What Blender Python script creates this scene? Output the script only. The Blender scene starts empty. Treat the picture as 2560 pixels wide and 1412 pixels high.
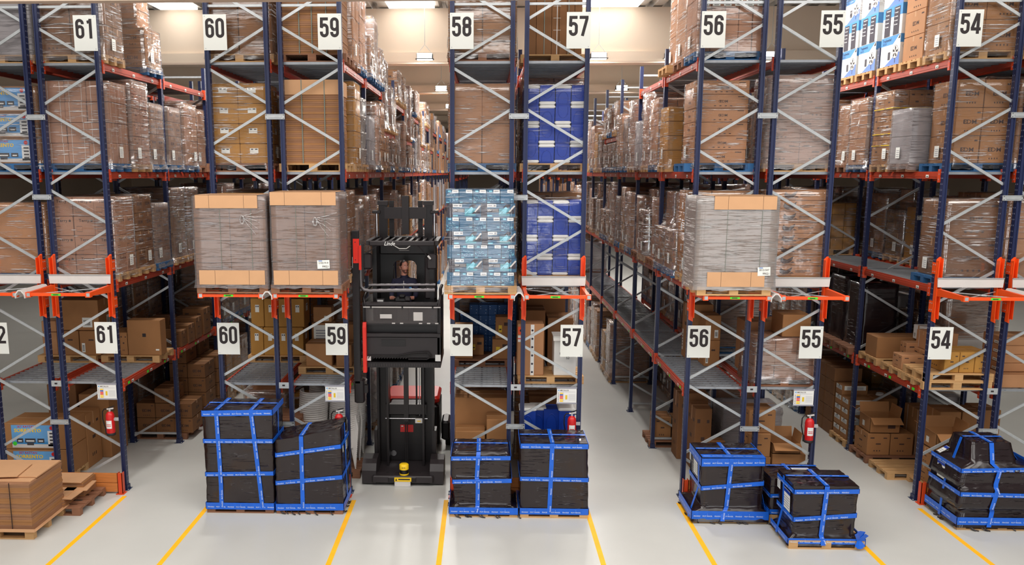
import bpy, math, random
from mathutils import Vector, Matrix, noise as mnoise

random.seed(11)
SC = bpy.context.scene
COL = SC.collection
PI = math.pi

def lin(c):
    return tuple(((v / 255 + 0.055) / 1.055) ** 2.4 if v / 255 > 0.04045 else v / 255 / 12.92 for v in c)

# ------------------------------------------------------------------ camera
cam_d = bpy.data.cameras.new('camera')
cam = bpy.data.objects.new('camera', cam_d)
COL.objects.link(cam)
F, PITCH, YAW = 2111.78, math.radians(9.2799), math.radians(-1.9315)
fw = Vector((math.sin(YAW) * math.cos(PITCH), math.cos(YAW) * math.cos(PITCH), -math.sin(PITCH)))
rt = Vector((math.cos(YAW), -math.sin(YAW), 0))
up = rt.cross(fw)
M = Matrix((rt, up, -fw)).transposed().to_4x4()
M.translation = Vector((0.6073, -14.838, 5.8433))
cam.matrix_world = M
cam_d.sensor_width = 36
cam_d.lens = F / 2560 * 36
cam_d.shift_x = (1280 - 1140.70) / 2560
cam_d.shift_y = (778.41 - 706) / 2560
cam_d.clip_end = 300
SC.camera = cam

# ------------------------------------------------------------------ world, lamps of the hall, exposure
w = bpy.data.worlds.new('hall_daylight')
SC.world = w
w.use_nodes = True
bg = w.node_tree.nodes['Background']
bg.inputs[0].default_value = (1.0, 0.965, 0.94, 1)
bg.inputs[1].default_value = 0.16
SC.view_settings.view_transform = 'Standard'
SC.view_settings.look = 'None'
SC.view_settings.gamma = 1
SC.view_settings.use_curve_mapping = False
SC.view_settings.exposure = 0.15
try:
    SC.cycles.max_bounces = 7
    SC.cycles.transparent_max_bounces = 14
    SC.cycles.sample_clamp_indirect = 6
except Exception:
    pass

def area(name, loc, sx, sy, power, col=(1, 0.96, 0.92), rot=(0, 0, 0)):
    d = bpy.data.lights.new(name, 'AREA')
    d.shape = 'RECTANGLE'; d.size = sx; d.size_y = sy; d.energy = power; d.color = col
    o = bpy.data.objects.new(name, d); COL.objects.link(o)
    o.location = loc; o.rotation_euler = rot
    return o
# rows of lamps over the loading hall, daylight from its dock doors far behind
area('hall_light', (1.5, -6.5, 11.6), 28, 5, 1950)
area('hall_light', (1.5, -15, 11.2), 28, 5, 1250, rot=(math.radians(12), 0, 0))
for x_ in (-13, 0, 13):
    area('dock_daylight', (x_, -29.5, 2.6), 6, 4.4, 300, col=(0.96, 0.98, 1.0), rot=(math.radians(90), 0, 0))

# ------------------------------------------------------------------ materials
MATS = {}
def nmat(name):
    m = bpy.data.materials.new(name); m.use_nodes = True
    nt = m.node_tree
    return m, nt, nt.nodes['Principled BSDF'], nt.nodes['Material Output']
def N(nt, t, **kw):
    n = nt.nodes.new(t)
    for k, v in kw.items():
        if k.startswith('i_'):
            n.inputs[int(k[2:])].default_value = v
        else:
            setattr(n, k, v)
    return n
def basic(name, col, rough=0.5, metal=0.0, spec=0.5, var=0.0, scale=6.0, rnd=0.0, bump=0.0, bscale=60.0, stretch=(1, 1, 1), emit=None, bdist=0.02):
    m, nt, b, out = nmat(name)
    c = lin(col) + (1,)
    b.inputs['Base Color'].default_value = c
    b.inputs['Roughness'].default_value = rough
    b.inputs['Metallic'].default_value = metal
    b.inputs['Specular IOR Level'].default_value = spec
    L = nt.links.new
    if var or rnd or bump:
        tc = N(nt, 'ShaderNodeTexCoord')
        oi = N(nt, 'ShaderNodeObjectInfo')
        mp = N(nt, 'ShaderNodeMapping'); mp.inputs['Scale'].default_value = stretch
        ad = N(nt, 'ShaderNodeVectorMath', operation='ADD')
        sc = N(nt, 'ShaderNodeVectorMath', operation='SCALE'); sc.inputs['Scale'].default_value = 1.0
        L(oi.outputs['Location'], sc.inputs[0])
        L(tc.outputs['Object'], ad.inputs[0]); L(sc.outputs[0], ad.inputs[1])
        L(ad.outputs[0], mp.inputs[0])
    if var or rnd:
        nz = N(nt, 'ShaderNodeTexNoise'); nz.inputs['Scale'].default_value = scale; nz.inputs['Detail'].default_value = 4
        L(mp.outputs[0], nz.inputs['Vector'])
        mr = N(nt, 'ShaderNodeMapRange'); mr.inputs[1].default_value = 0.25; mr.inputs[2].default_value = 0.75
        mr.inputs[3].default_value = 1 - var; mr.inputs[4].default_value = 1 + var
        L(nz.outputs[0], mr.inputs[0])
        mr2 = N(nt, 'ShaderNodeMapRange'); mr2.inputs[3].default_value = 1 - rnd; mr2.inputs[4].default_value = 1 + rnd
        L(oi.outputs['Random'], mr2.inputs[0])
        mu = N(nt, 'ShaderNodeMath', operation='MULTIPLY'); L(mr.outputs[0], mu.inputs[0]); L(mr2.outputs[0], mu.inputs[1])
        hs = N(nt, 'ShaderNodeHueSaturation'); hs.inputs['Color'].default_value = c
        L(mu.outputs[0], hs.inputs['Value']); L(hs.outputs[0], b.inputs['Base Color'])
    if bump:
        nb = N(nt, 'ShaderNodeTexNoise'); nb.inputs['Scale'].default_value = bscale; nb.inputs['Detail'].default_value = 3
        L(mp.outputs[0], nb.inputs['Vector'])
        bp = N(nt, 'ShaderNodeBump'); bp.inputs['Strength'].default_value = bump; bp.inputs['Distance'].default_value = bdist
        L(nb.outputs[0], bp.inputs['Height']); L(bp.outputs[0], b.inputs['Normal'])
    if emit:
        b.inputs['Emission Color'].default_value = lin(emit[0]) + (1,)
        b.inputs['Emission Strength'].default_value = emit[1]
    MATS[name] = m
    return m

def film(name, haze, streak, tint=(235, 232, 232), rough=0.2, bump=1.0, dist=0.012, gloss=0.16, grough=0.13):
    """stretch film: mostly see-through, white glints painted in where the layers bunch up, glossy and wrinkled"""
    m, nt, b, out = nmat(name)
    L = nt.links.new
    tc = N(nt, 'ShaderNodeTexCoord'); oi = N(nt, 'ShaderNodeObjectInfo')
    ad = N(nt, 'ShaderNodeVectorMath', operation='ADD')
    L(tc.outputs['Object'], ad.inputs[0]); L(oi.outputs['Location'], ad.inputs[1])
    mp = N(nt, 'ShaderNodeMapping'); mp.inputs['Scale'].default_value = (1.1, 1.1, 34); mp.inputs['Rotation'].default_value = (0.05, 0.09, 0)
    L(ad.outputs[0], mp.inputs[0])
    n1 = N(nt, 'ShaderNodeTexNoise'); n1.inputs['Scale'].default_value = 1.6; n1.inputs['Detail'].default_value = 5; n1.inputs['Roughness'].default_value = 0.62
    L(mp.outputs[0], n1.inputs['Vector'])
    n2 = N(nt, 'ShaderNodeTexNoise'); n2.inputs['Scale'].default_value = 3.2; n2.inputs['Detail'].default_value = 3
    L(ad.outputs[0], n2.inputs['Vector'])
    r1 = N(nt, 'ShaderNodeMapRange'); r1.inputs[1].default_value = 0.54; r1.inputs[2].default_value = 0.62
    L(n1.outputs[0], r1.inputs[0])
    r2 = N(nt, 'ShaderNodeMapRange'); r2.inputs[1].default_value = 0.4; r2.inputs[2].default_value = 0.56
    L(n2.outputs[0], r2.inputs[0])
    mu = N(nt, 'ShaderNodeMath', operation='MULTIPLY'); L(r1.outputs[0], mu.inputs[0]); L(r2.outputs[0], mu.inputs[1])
    ma = N(nt, 'ShaderNodeMath', operation='MULTIPLY_ADD'); ma.inputs[1].default_value = streak; ma.inputs[2].default_value = haze  # white colour mixed in by streaks as painted highlights, over the even haze
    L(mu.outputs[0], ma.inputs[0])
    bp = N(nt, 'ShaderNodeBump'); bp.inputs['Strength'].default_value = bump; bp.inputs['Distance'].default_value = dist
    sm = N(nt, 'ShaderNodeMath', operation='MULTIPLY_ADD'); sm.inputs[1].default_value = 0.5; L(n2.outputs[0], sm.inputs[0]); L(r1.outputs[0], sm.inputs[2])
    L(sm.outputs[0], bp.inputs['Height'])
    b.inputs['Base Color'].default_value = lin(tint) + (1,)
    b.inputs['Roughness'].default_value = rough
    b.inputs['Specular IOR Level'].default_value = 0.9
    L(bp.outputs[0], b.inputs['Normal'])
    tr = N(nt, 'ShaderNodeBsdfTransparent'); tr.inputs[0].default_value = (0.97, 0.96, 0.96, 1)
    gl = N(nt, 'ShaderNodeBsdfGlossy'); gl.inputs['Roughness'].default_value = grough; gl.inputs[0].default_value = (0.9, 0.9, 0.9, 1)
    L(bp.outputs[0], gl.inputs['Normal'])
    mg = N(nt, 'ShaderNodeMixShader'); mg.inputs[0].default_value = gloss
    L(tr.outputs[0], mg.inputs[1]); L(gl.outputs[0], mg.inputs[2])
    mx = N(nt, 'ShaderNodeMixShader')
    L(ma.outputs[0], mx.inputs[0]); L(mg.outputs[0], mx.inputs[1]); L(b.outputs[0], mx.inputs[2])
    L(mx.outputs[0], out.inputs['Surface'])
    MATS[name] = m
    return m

basic('navy', (34, 43, 80), 0.38, 0.1, var=0.06)
basic('hole', (150, 155, 175), 0.6)
basic('galv', (186, 190, 192), 0.4, 0.4, var=0.08, scale=14)
basic('deck', (160, 164, 170), 0.36, 0.55, var=0.1, scale=9)
basic('orange', (244, 84, 22), 0.42, var=0.03)
basic('node_orange', (212, 72, 32), 0.42)
basic('beam', (176, 62, 36), 0.42, var=0.06)
basic('white_sign', (236, 238, 232), 0.5)
basic('ink', (40, 32, 34), 0.6)
basic('white', (235, 235, 232), 0.5)
basic('offwhite', (214, 210, 206), 0.55, var=0.04)
basic('green', (70, 225, 50), 0.5)
basic('yellow', (250, 205, 30), 0.5)
basic('line_yellow', (255, 186, 0), 0.55, var=0.08, scale=5)
basic('red', (205, 30, 32), 0.35)
basic('scarlet', (236, 44, 26), 0.35)
basic('black', (20, 16, 18), 0.42, var=0.1)
basic('black_metal', (32, 27, 29), 0.36, 0.2, var=0.1)
basic('dark_plastic', (42, 36, 38), 0.5, var=0.06)
basic('chrome', (205, 205, 208), 0.18, 1.0)
basic('steel_dark', (120, 116, 118), 0.35, 0.7)
basic('rubber', (30, 27, 28), 0.7)
basic('carton', (160, 112, 68), 0.75, var=0.05, scale=5, rnd=0.07)
basic('carton_tan', (178, 128, 88), 0.75, var=0.05, scale=5, rnd=0.05)
basic('carton_pink', (172, 126, 98), 0.75, var=0.04, scale=5, rnd=0.05)
basic('carton_dark', (126, 84, 48), 0.78, var=0.06, scale=5, rnd=0.08)
basic('carton_ochre', (180, 130, 58), 0.75, var=0.04, scale=5, rnd=0.04)
basic('carton_grey', (170, 165, 168), 0.75, var=0.05, scale=5, rnd=0.05)
basic('cardboard', (208, 160, 118), 0.75, var=0.04, scale=4)
basic('cardboard_edge', (150, 108, 78), 0.85, var=0.22, scale=3, stretch=(1, 1, 60))
basic('tape', (186, 140, 98), 0.4, var=0.03)
basic('print', (74, 52, 44), 0.75)
basic('wood', (196, 154, 104), 0.75, var=0.14, scale=5, rnd=0.12, stretch=(1, 9, 9))
basic('wood_orange', (196, 118, 56), 0.7, var=0.16, scale=4, rnd=0.05, stretch=(1, 6, 9))
basic('wood_dark', (140, 96, 70), 0.8, var=0.14, scale=5, rnd=0.12, stretch=(1, 9, 9))
basic('wood_blue', (40, 92, 140), 0.7, var=0.1, scale=5, rnd=0.1)
basic('wood_red', (150, 44, 40), 0.7, var=0.1, scale=5, rnd=0.1)
basic('tool_blue', (50, 98, 132), 0.5, var=0.06, rnd=0.07)
basic('tool_teal', (66, 150, 168), 0.5)
basic('tool_dark', (48, 42, 56), 0.5)
basic('cyan', (130, 205, 225), 0.5)
basic('royal', (12, 58, 162), 0.4, var=0.05, rnd=0.06)
basic('deep_blue', (24, 84, 150), 0.55, var=0.06, rnd=0.08)
basic('sky_blue', (60, 140, 200), 0.5, var=0.05)
basic('fan_blue', (70, 140, 205), 0.5)
basic('fan_violet', (96, 130, 200), 0.5)
basic('grey_print', (150, 150, 160), 0.6)
basic('strap_yellow', (232, 196, 40), 0.5)
basic('strap', (120, 130, 120), 0.5)
basic('blue_tape', (24, 100, 214), 0.34, var=0.1, scale=12, bump=0.1, bscale=20)
basic('tape_text', (210, 226, 246), 0.5)
basic('red_seal', (170, 22, 40), 0.5)
basic('skin', (200, 138, 118), 0.5, var=0.04, scale=20)
basic('hair', (38, 26, 24), 0.6)
basic('beard', (112, 76, 66), 0.7)
basic('fleece', (30, 30, 54), 0.85, var=0.08, scale=10)
basic('trousers', (34, 34, 44), 0.85)
basic('eye_white', (225, 220, 215), 0.3)
basic('poster_blue', (104, 168, 224), 0.4, var=0.06)
basic('sofa', (60, 56, 60), 0.5)
basic('floor_grey', (198, 198, 193), 0.34, spec=0.4, var=0.045, scale=0.7, bump=0.02, bscale=9)
basic('beige_wall', (226, 207, 186), 0.85, var=0.02, scale=0.6)
basic('beige_lip', (206, 184, 166), 0.85)
basic('roof_metal', (190, 186, 180), 0.45, 0.2)
basic('skylight', (255, 255, 255), 0.5, emit=((255, 252, 248), 5.0))
basic('lamp_glass', (255, 255, 255), 0.5, emit=((250, 255, 246), 30.0))
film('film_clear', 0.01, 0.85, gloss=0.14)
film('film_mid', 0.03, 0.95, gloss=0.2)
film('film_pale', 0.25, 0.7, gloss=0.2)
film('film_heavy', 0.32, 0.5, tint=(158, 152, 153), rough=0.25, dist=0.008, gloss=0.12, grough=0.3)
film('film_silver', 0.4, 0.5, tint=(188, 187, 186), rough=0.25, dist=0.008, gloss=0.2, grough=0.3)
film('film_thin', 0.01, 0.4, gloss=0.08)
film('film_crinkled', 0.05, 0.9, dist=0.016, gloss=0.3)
def black_wrap(name, col):
    m, nt, b, out = nmat(name); L = nt.links.new
    tc = N(nt, 'ShaderNodeTexCoord'); oi = N(nt, 'ShaderNodeObjectInfo'); ad = N(nt, 'ShaderNodeVectorMath', operation='ADD')
    L(tc.outputs['Object'], ad.inputs[0]); L(oi.outputs['Location'], ad.inputs[1])
    mp = N(nt, 'ShaderNodeMapping'); mp.inputs['Scale'].default_value = (1.6, 1.6, 30); mp.inputs['Rotation'].default_value = (0.04, 0.05, 0); L(ad.outputs[0], mp.inputs[0])
    n1 = N(nt, 'ShaderNodeTexNoise'); n1.inputs['Scale'].default_value = 1.5; n1.inputs['Detail'].default_value = 3; L(mp.outputs[0], n1.inputs['Vector'])
    n2 = N(nt, 'ShaderNodeTexNoise'); n2.inputs['Scale'].default_value = 2.4; n2.inputs['Detail'].default_value = 2; L(ad.outputs[0], n2.inputs['Vector'])
    r1 = N(nt, 'ShaderNodeMapRange'); r1.inputs[1].default_value = 0.58; r1.inputs[2].default_value = 0.68; L(n1.outputs[0], r1.inputs[0])
    r2 = N(nt, 'ShaderNodeMapRange'); r2.inputs[1].default_value = 0.45; r2.inputs[2].default_value = 0.6; L(n2.outputs[0], r2.inputs[0])
    mu = N(nt, 'ShaderNodeMath', operation='MULTIPLY'); L(r1.outputs[0], mu.inputs[0]); L(r2.outputs[0], mu.inputs[1])
    sm = N(nt, 'ShaderNodeMath', operation='MULTIPLY_ADD'); sm.inputs[1].default_value = 0.6; L(n2.outputs[0], sm.inputs[0]); L(mu.outputs[0], sm.inputs[2])
    bp = N(nt, 'ShaderNodeBump'); bp.inputs['Strength'].default_value = 1; bp.inputs['Distance'].default_value = 0.024; L(sm.outputs[0], bp.inputs['Height'])
    b.inputs['Base Color'].default_value = lin(col) + (1,); b.inputs['Roughness'].default_value = 0.19; b.inputs['Specular IOR Level'].default_value = 0.65
    L(bp.outputs[0], b.inputs['Normal']); MATS[name] = m
black_wrap('black_film', (34, 23, 25))

def glassy(name, fac, col):
    m, nt, b, out = nmat(name)
    tr = N(nt, 'ShaderNodeBsdfTransparent')
    b.inputs['Base Color'].default_value = lin(col) + (1,); b.inputs['Roughness'].default_value = 0.08
    mx = N(nt, 'ShaderNodeMixShader'); mx.inputs[0].default_value = fac
    nt.links.new(tr.outputs[0], mx.inputs[1]); nt.links.new(b.outputs[0], mx.inputs[2]); nt.links.new(mx.outputs[0], out.inputs['Surface'])
    MATS[name] = m
glassy('acrylic', 0.35, (110, 104, 104))

# ------------------------------------------------------------------ mesh building
_TXT = {}
def text_geo(s):
    if s not in _TXT:
        c = bpy.data.curves.new('lettering', 'FONT')
        c.body = s; c.size = 1; c.resolution_u = 2; c.offset = 0.012
        o = bpy.data.objects.new('lettering', c)
        me = bpy.data.meshes.new_from_object(o)
        vs = [(v.co.x, v.co.y) for v in me.vertices]
        fs = [tuple(p.vertices) for p in me.polygons]
        wd = max([v[0] for v in vs] or [1])
        bpy.data.objects.remove(o); bpy.data.meshes.remove(me); bpy.data.curves.remove(c)
        _TXT[s] = (vs, fs, wd)
    return _TXT[s]

class MB:
    def __init__(s):
        s.v = []; s.f = []; s.m = []; s.s = []; s.mats = []
    def mi(s, m):
        if m not in s.mats: s.mats.append(m)
        return s.mats.index(m)
    def add(s, vs, fs, m, smooth=False):
        b = len(s.v); k = s.mi(m)
        s.v.extend(tuple(v) for v in vs)
        for f in fs:
            s.f.append(tuple(b + i for i in f)); s.m.append(k); s.s.append(smooth)
        return s
    def box(s, x0, x1, y0, y1, z0, z1, m):
        v = [(x0, y0, z0), (x1, y0, z0), (x1, y1, z0), (x0, y1, z0), (x0, y0, z1), (x1, y0, z1), (x1, y1, z1), (x0, y1, z1)]
        return s.add(v, [(0, 3, 2, 1), (4, 5, 6, 7), (0, 1, 5, 4), (1, 2, 6, 5), (2, 3, 7, 6), (3, 0, 4, 7)], m)
    def cbox(s, x0, x1, y0, y1, z0, z1, m, c=0.01):
        """box with chamfered vertical and top edges"""
        def ring(i, z):
            return [(x0 + i + c, y0 + i, z), (x1 - i - c, y0 + i, z), (x1 - i, y0 + i + c, z), (x1 - i, y1 - i - c, z),
                    (x1 - i - c, y1 - i, z), (x0 + i + c, y1 - i, z), (x0 + i, y1 - i - c, z), (x0 + i, y0 + i + c, z)]
        v = ring(c, z0) + ring(0, z0 + c) + ring(0, z1 - c) + ring(c, z1)
        f = [tuple(range(7, -1, -1)), tuple(range(24, 32))]
        for r in range(3):
            for k in range(8):
                f.append((r * 8 + k, r * 8 + (k + 1) % 8, r * 8 + 8 + (k + 1) % 8, r * 8 + 8 + k))
        return s.add(v, f, m)
    def bar(s, p, q, w, h, m, upv=(0, 1, 0)):
        p, q = Vector(p), Vector(q); d = (q - p).normalized(); u = Vector(upv)
        a = d.cross(u).normalized() * (w / 2); b = a.cross(d).normalized() * (h / 2)
        v = [p - a - b, p + a - b, p + a + b, p - a + b, q - a - b, q + a - b, q + a + b, q - a + b]
        return s.add(v, [(3, 2, 1, 0), (4, 5, 6, 7), (0, 1, 5, 4), (1, 2, 6, 5), (2, 3, 7, 6), (3, 0, 4, 7)], m)
    def cyl(s, p, q, r0, r1, m, n=12, caps=True):
        p, q = Vector(p), Vector(q); d = (q - p).normalized()
        a = d.orthogonal().normalized(); b = d.cross(a)
        v = []
        for c, r in ((p, r0), (q, r1)):
            for i in range(n):
                t = 2 * PI * i / n
                v.append(c + (a * math.cos(t) + b * math.sin(t)) * r)
        s.add(v, [(i, (i + 1) % n, n + (i + 1) % n, n + i) for i in range(n)], m, True)
        if caps:
            s.add(v, [tuple(range(n - 1, -1, -1)), tuple(range(n, 2 * n))], m)
        return s
    def tube(s, pts, r, m, n=8):
        pts = [Vector(p) for p in pts]
        v = []; a = None
        for i, p in enumerate(pts):
            d = (pts[min(i + 1, len(pts) - 1)] - pts[max(i - 1, 0)]).normalized()
            if a is None: a = d.orthogonal().normalized()
            a = (a - d * a.dot(d)).normalized(); b = d.cross(a)
            for k in range(n):
                t = 2 * PI * k / n
                v.append(p + (a * math.cos(t) + b * math.sin(t)) * r)
        f = []
        for i in range(len(pts) - 1):
            for k in range(n):
                f.append((i * n + k, i * n + (k + 1) % n, (i + 1) * n + (k + 1) % n, (i + 1) * n + k))
        s.add(v, f, m, True)
        e = (len(pts) - 1) * n
        return s.add(v, [tuple(range(n - 1, -1, -1)), tuple(range(e, e + n))], m)
    def lathe(s, prof, m, o=(0, 0, 0), n=20, a0=0, a1=2 * PI):
        v = []; full = abs(a1 - a0 - 2 * PI) < 1e-6; c = n if full else n + 1
        for r, z in prof:
            for k in range(c):
                t = a0 + (a1 - a0) * k / n
                v.append((o[0] + r * math.cos(t), o[1] + r * math.sin(t), o[2] + z))
        f = []
        for i in range(len(prof) - 1):
            for k in range(n):
                f.append((i * c + k, i * c + (k + 1) % c, (i + 1) * c + (k + 1) % c, (i + 1) * c + k))
        return s.add(v, f, m, True)
    def quad(s, a, b, c, d, m):
        return s.add([a, b, c, d], [(0, 1, 2, 3)], m)
    def prism(s, pts, y0, y1, m):
        """polygon in x,z pushed along y"""
        n = len(pts)
        v = [(x, y0, z) for x, z in pts] + [(x, y1, z) for x, z in pts]
        return s.add(v, [tuple(range(n)), tuple(range(2 * n - 1, n - 1, -1))] + [(i, n + i, n + (i + 1) % n, (i + 1) % n) for i in range(n)], m)
    def text(s, t, o, m, size, xd=(1, 0, 0), yd=(0, 0, 1), sx=1.0, center=True):
        vs, fs, wd = text_geo(t)
        o, xd, yd = Vector(o), Vector(xd), Vector(yd)
        off = wd / 2 if center else 0
        return s.add([o + xd * ((x - off) * size * sx) + yd * ((y - (0.35 if center else 0)) * size) for x, y in vs], fs, m)
    def mesh(s, name):
        me = bpy.data.meshes.new(name)
        me.from_pydata([tuple(v) for v in s.v], [], s.f)
        for m in s.mats: me.materials.append(MATS[m])
        me.polygons.foreach_set('material_index', s.m)
        me.polygons.foreach_set('use_smooth', s.s)
        me.update()
        return me
    def obj(s, name, parent=None, loc=None):
        return put(name, s.mesh(name), parent, loc)

def put(name, me, parent=None, loc=None, rz=0):
    o = bpy.data.objects.new(name, me); COL.objects.link(o)
    if parent: o.parent = parent
    if loc: o.location = loc
    if rz: o.rotation_euler = (0, 0, rz)
    return o
def tag(o, label, cat, group=None, kind=None):
    if label: o['label'] = label
    if cat: o['category'] = cat
    if group: o['group'] = group
    if kind: o['kind'] = kind
    return o
def thing(name, label, cat, loc=(0, 0, 0), rz=0, group=None):
    o = bpy.data.objects.new(name, None); COL.objects.link(o)
    o.empty_display_size = 0.1
    o.location = loc; o.rotation_euler = (0, 0, rz)
    return tag(o, label, cat, group)
KIDS = {}
def dup(root, loc, rz=0, label=None, group=None):
    r = root.copy(); COL.objects.link(r); r.location = loc; r.rotation_euler = (0, 0, rz)
    if label: r['label'] = label
    if group: r['group'] = group
    if root.name not in KIDS:
        KIDS[root.name] = [(ch, list(ch.children)) for ch in root.children]
    for ch, gs in KIDS[root.name]:
        c = ch.copy(); COL.objects.link(c); c.parent = r
        for g in gs:
            d = g.copy(); COL.objects.link(d); d.parent = c
    return r
def struct(name, mb):
    o = mb.obj(name); o['kind'] = 'structure'; return o

ORD = ['first', 'second', 'third', 'fourth', 'fifth', 'sixth', 'seventh', 'eighth', 'ninth', 'tenth', 'eleventh', 'twelfth', 'thirteenth', 'fourteenth', 'fifteenth', 'sixteenth', 'seventeenth', 'eighteenth', 'nineteenth', 'twentieth'] + ['twenty-' + q for q in 'first second third fourth fifth sixth seventh eighth ninth'.split()] + ['thirtieth']
NUM = {62: 'sixty-two', 61: 'sixty-one', 60: 'sixty', 59: 'fifty-nine', 58: 'fifty-eight', 57: 'fifty-seven', 56: 'fifty-six', 55: 'fifty-five', 54: 'fifty-four', 53: 'fifty-three'}
LEV = ['floor level', 'lowest shelf', 'second shelf', 'third shelf', 'top shelf', 'extra upper shelf']
PER = 4.2082
XL = {}
for k_, (a_, b_) in ((-2, (62, 61)), (-1, (60, 59)), (0, (58, 57)), (1, (56, 55)), (2, (54, 53))):
    XL[a_] = k_ * PER; XL[b_] = k_ * PER + 1.2634
Z = [0.0, 2.05, 3.90, 5.87, 7.74]
BAY = 2.8
FLIP = {61, 59, 57, 55, 53}     # racks whose aisle is on the right

# ------------------------------------------------------------------ the hall
b = MB(); b.quad((-45, -30, 0), (50, -30, 0), (50, 95, 0), (-45, 95, 0), 'floor_grey'); b.box(-45, 50, -30, 95, -0.3, -0.02, 'floor_grey')
struct('floor', b)
b = MB()
for i in range(0, 150):          # trapezoidal roof sheets running along the hall
    x = -45 + i * 0.64
    b.quad((x, -12, 12.0), (x + .34, -12, 12.0), (x + .34, 95, 12.0), (x, 95, 12.0), 'roof_metal')
    b.quad((x + .34, -12, 12.0), (x + .42, -12, 12.16), (x + .42, 95, 12.16), (x + .34, 95, 12.0), 'roof_metal')
    b.quad((x + .42, -12, 12.16), (x + .56, -12, 12.16), (x + .56, 95, 12.16), (x + .42, 95, 12.16), 'roof_metal')
    b.quad((x + .56, -12, 12.16), (x + .64, -12, 12.0), (x + .64, 95, 12.0), (x + .56, 95, 12.16), 'roof_metal')
struct('ceiling', b)
for i, y in enumerate((18.2, 30.2, 42.0, 53.6, 65.0)):
    b = MB(); b.box(-45, 50, y, y + .4, 10.35, 11.95, 'beige_wall'); b.box(-45, 50, y - .12, y + .52, 10.0, 10.35, 'beige_wall'); b.box(-45, 50, y - .13, y + .53, 9.93, 10.0, 'beige_lip')
    struct('trim_%d' % (i + 1), b)
b = MB(); b.box(-14, 16, -1.62, -1.42, 8.43, 8.75, 'beige_lip'); struct('trim_6', b)
k = 1
for x0, x1 in ((-11.6, -10.2), (-3.0, -1.3), (3.7, 6.2)):
    for y in (14.5, 20.5, 32):
        b = MB(); b.box(x0, x1, y, y + 3.4, 11.9, 11.98, 'skylight'); o = struct('window_%d' % k, b); k += 1
b = MB(); b.box(-45, 50, 94, 94.3, 0, 12.2, 'beige_wall'); struct('wall_back', b)
b = MB(); b.box(-45.3, -45, -30, 95, 0, 12.2, 'beige_wall'); struct('wall_left', b)
b = MB(); b.box(50, 50.3, -30, 95, 0, 12.2, 'beige_wall'); struct('wall_right', b)

# floodlights hanging in the aisles, each with its own light
def floodlight(x, y, z, label, power, first=[None]):
    if first[0] is None:
        t = thing('floodlight', label, 'lamp', (x, y, z), 0, 'aisle floodlights')
        b = MB(); b.cbox(-.3, .3, -.09, .2, -.07, .12, 'dark_plastic', .03); b.box(-.34, .34, -.12, .22, -.1, -.075, 'black_metal'); b.obj('housing', t)
        b = MB(); b.box(-.27, .27, -.1, -.088, -.06, .11, 'lamp_glass'); b.box(-.28, .28, -.07, .18, -.112, -.1, 'lamp_glass'); b.obj('lens', t)
        b = MB(); b.tube([(-.28, .05, .1), (-.02, .05, .42)], .008, 'galv', 5); b.tube([(.28, .05, .1), (.02, .05, .42)], .008, 'galv', 5); b.tube([(0, .05, .42), (0, .05, 2.0)], .01, 'galv', 5); b.obj('hanger', t)
        first[0] = t
    else:
        t = dup(first[0], (x, y, z), 0, label, 'aisle floodlights')
    area('floodlight_beam', (x, y - .02, z - .15), .6, .4, power)
AISLES = [(-5.13, 'aisle between racks sixty-one and sixty'), (-1.66, 'aisle between racks fifty-nine and fifty-eight'), (3.3, 'aisle between racks fifty-seven and fifty-six'), (4.77, 'ceiling above rack fifty-six'), (7.5, 'aisle between racks fifty-five and fifty-four'), (11.08, 'ceiling above rack fifty-three')]
for x, nm in AISLES:
    for j, y in enumerate((3.5, 17.6, 29.5, 41.0)):
        if j == 3 and x not in (-1.66, 3.3): continue
        floodlight(x, y, 10.12 if j else 10.9, 'bright floodlight hanging in the %s, %s from the front' % (nm, ORD[j]), (330 if j else 260 if x < 7 else 120))

# yellow floor lines
for i, (x, y1, nm) in enumerate(((-5.97, -.3, 'beside the right post of rack sixty-one'), (-4.29, -.3, 'left of the tall black wrapped pallet'), (-1.735, -.35, 'right of the black pallet with a slanting top'), (-.065, -.29, 'left of the low black pallet under sign fifty-eight'), (2.43, -.3, 'right of the black pallet under sign fifty-seven'), (4.11, -.29, 'left of the black pallet under sign fifty-six'), (6.66, -1.0, 'right of the foremost black pallet'), (8.31, -.4, 'left of the stepped black pallet'))):
    b = MB(); b.box(x - .04, x + .04, -3.9, y1, 0.0, .003, 'line_yellow')
    tag(b.obj('floor_line'), 'yellow painted floor line %s' % nm, 'floor marking', 'yellow lane lines')
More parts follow.
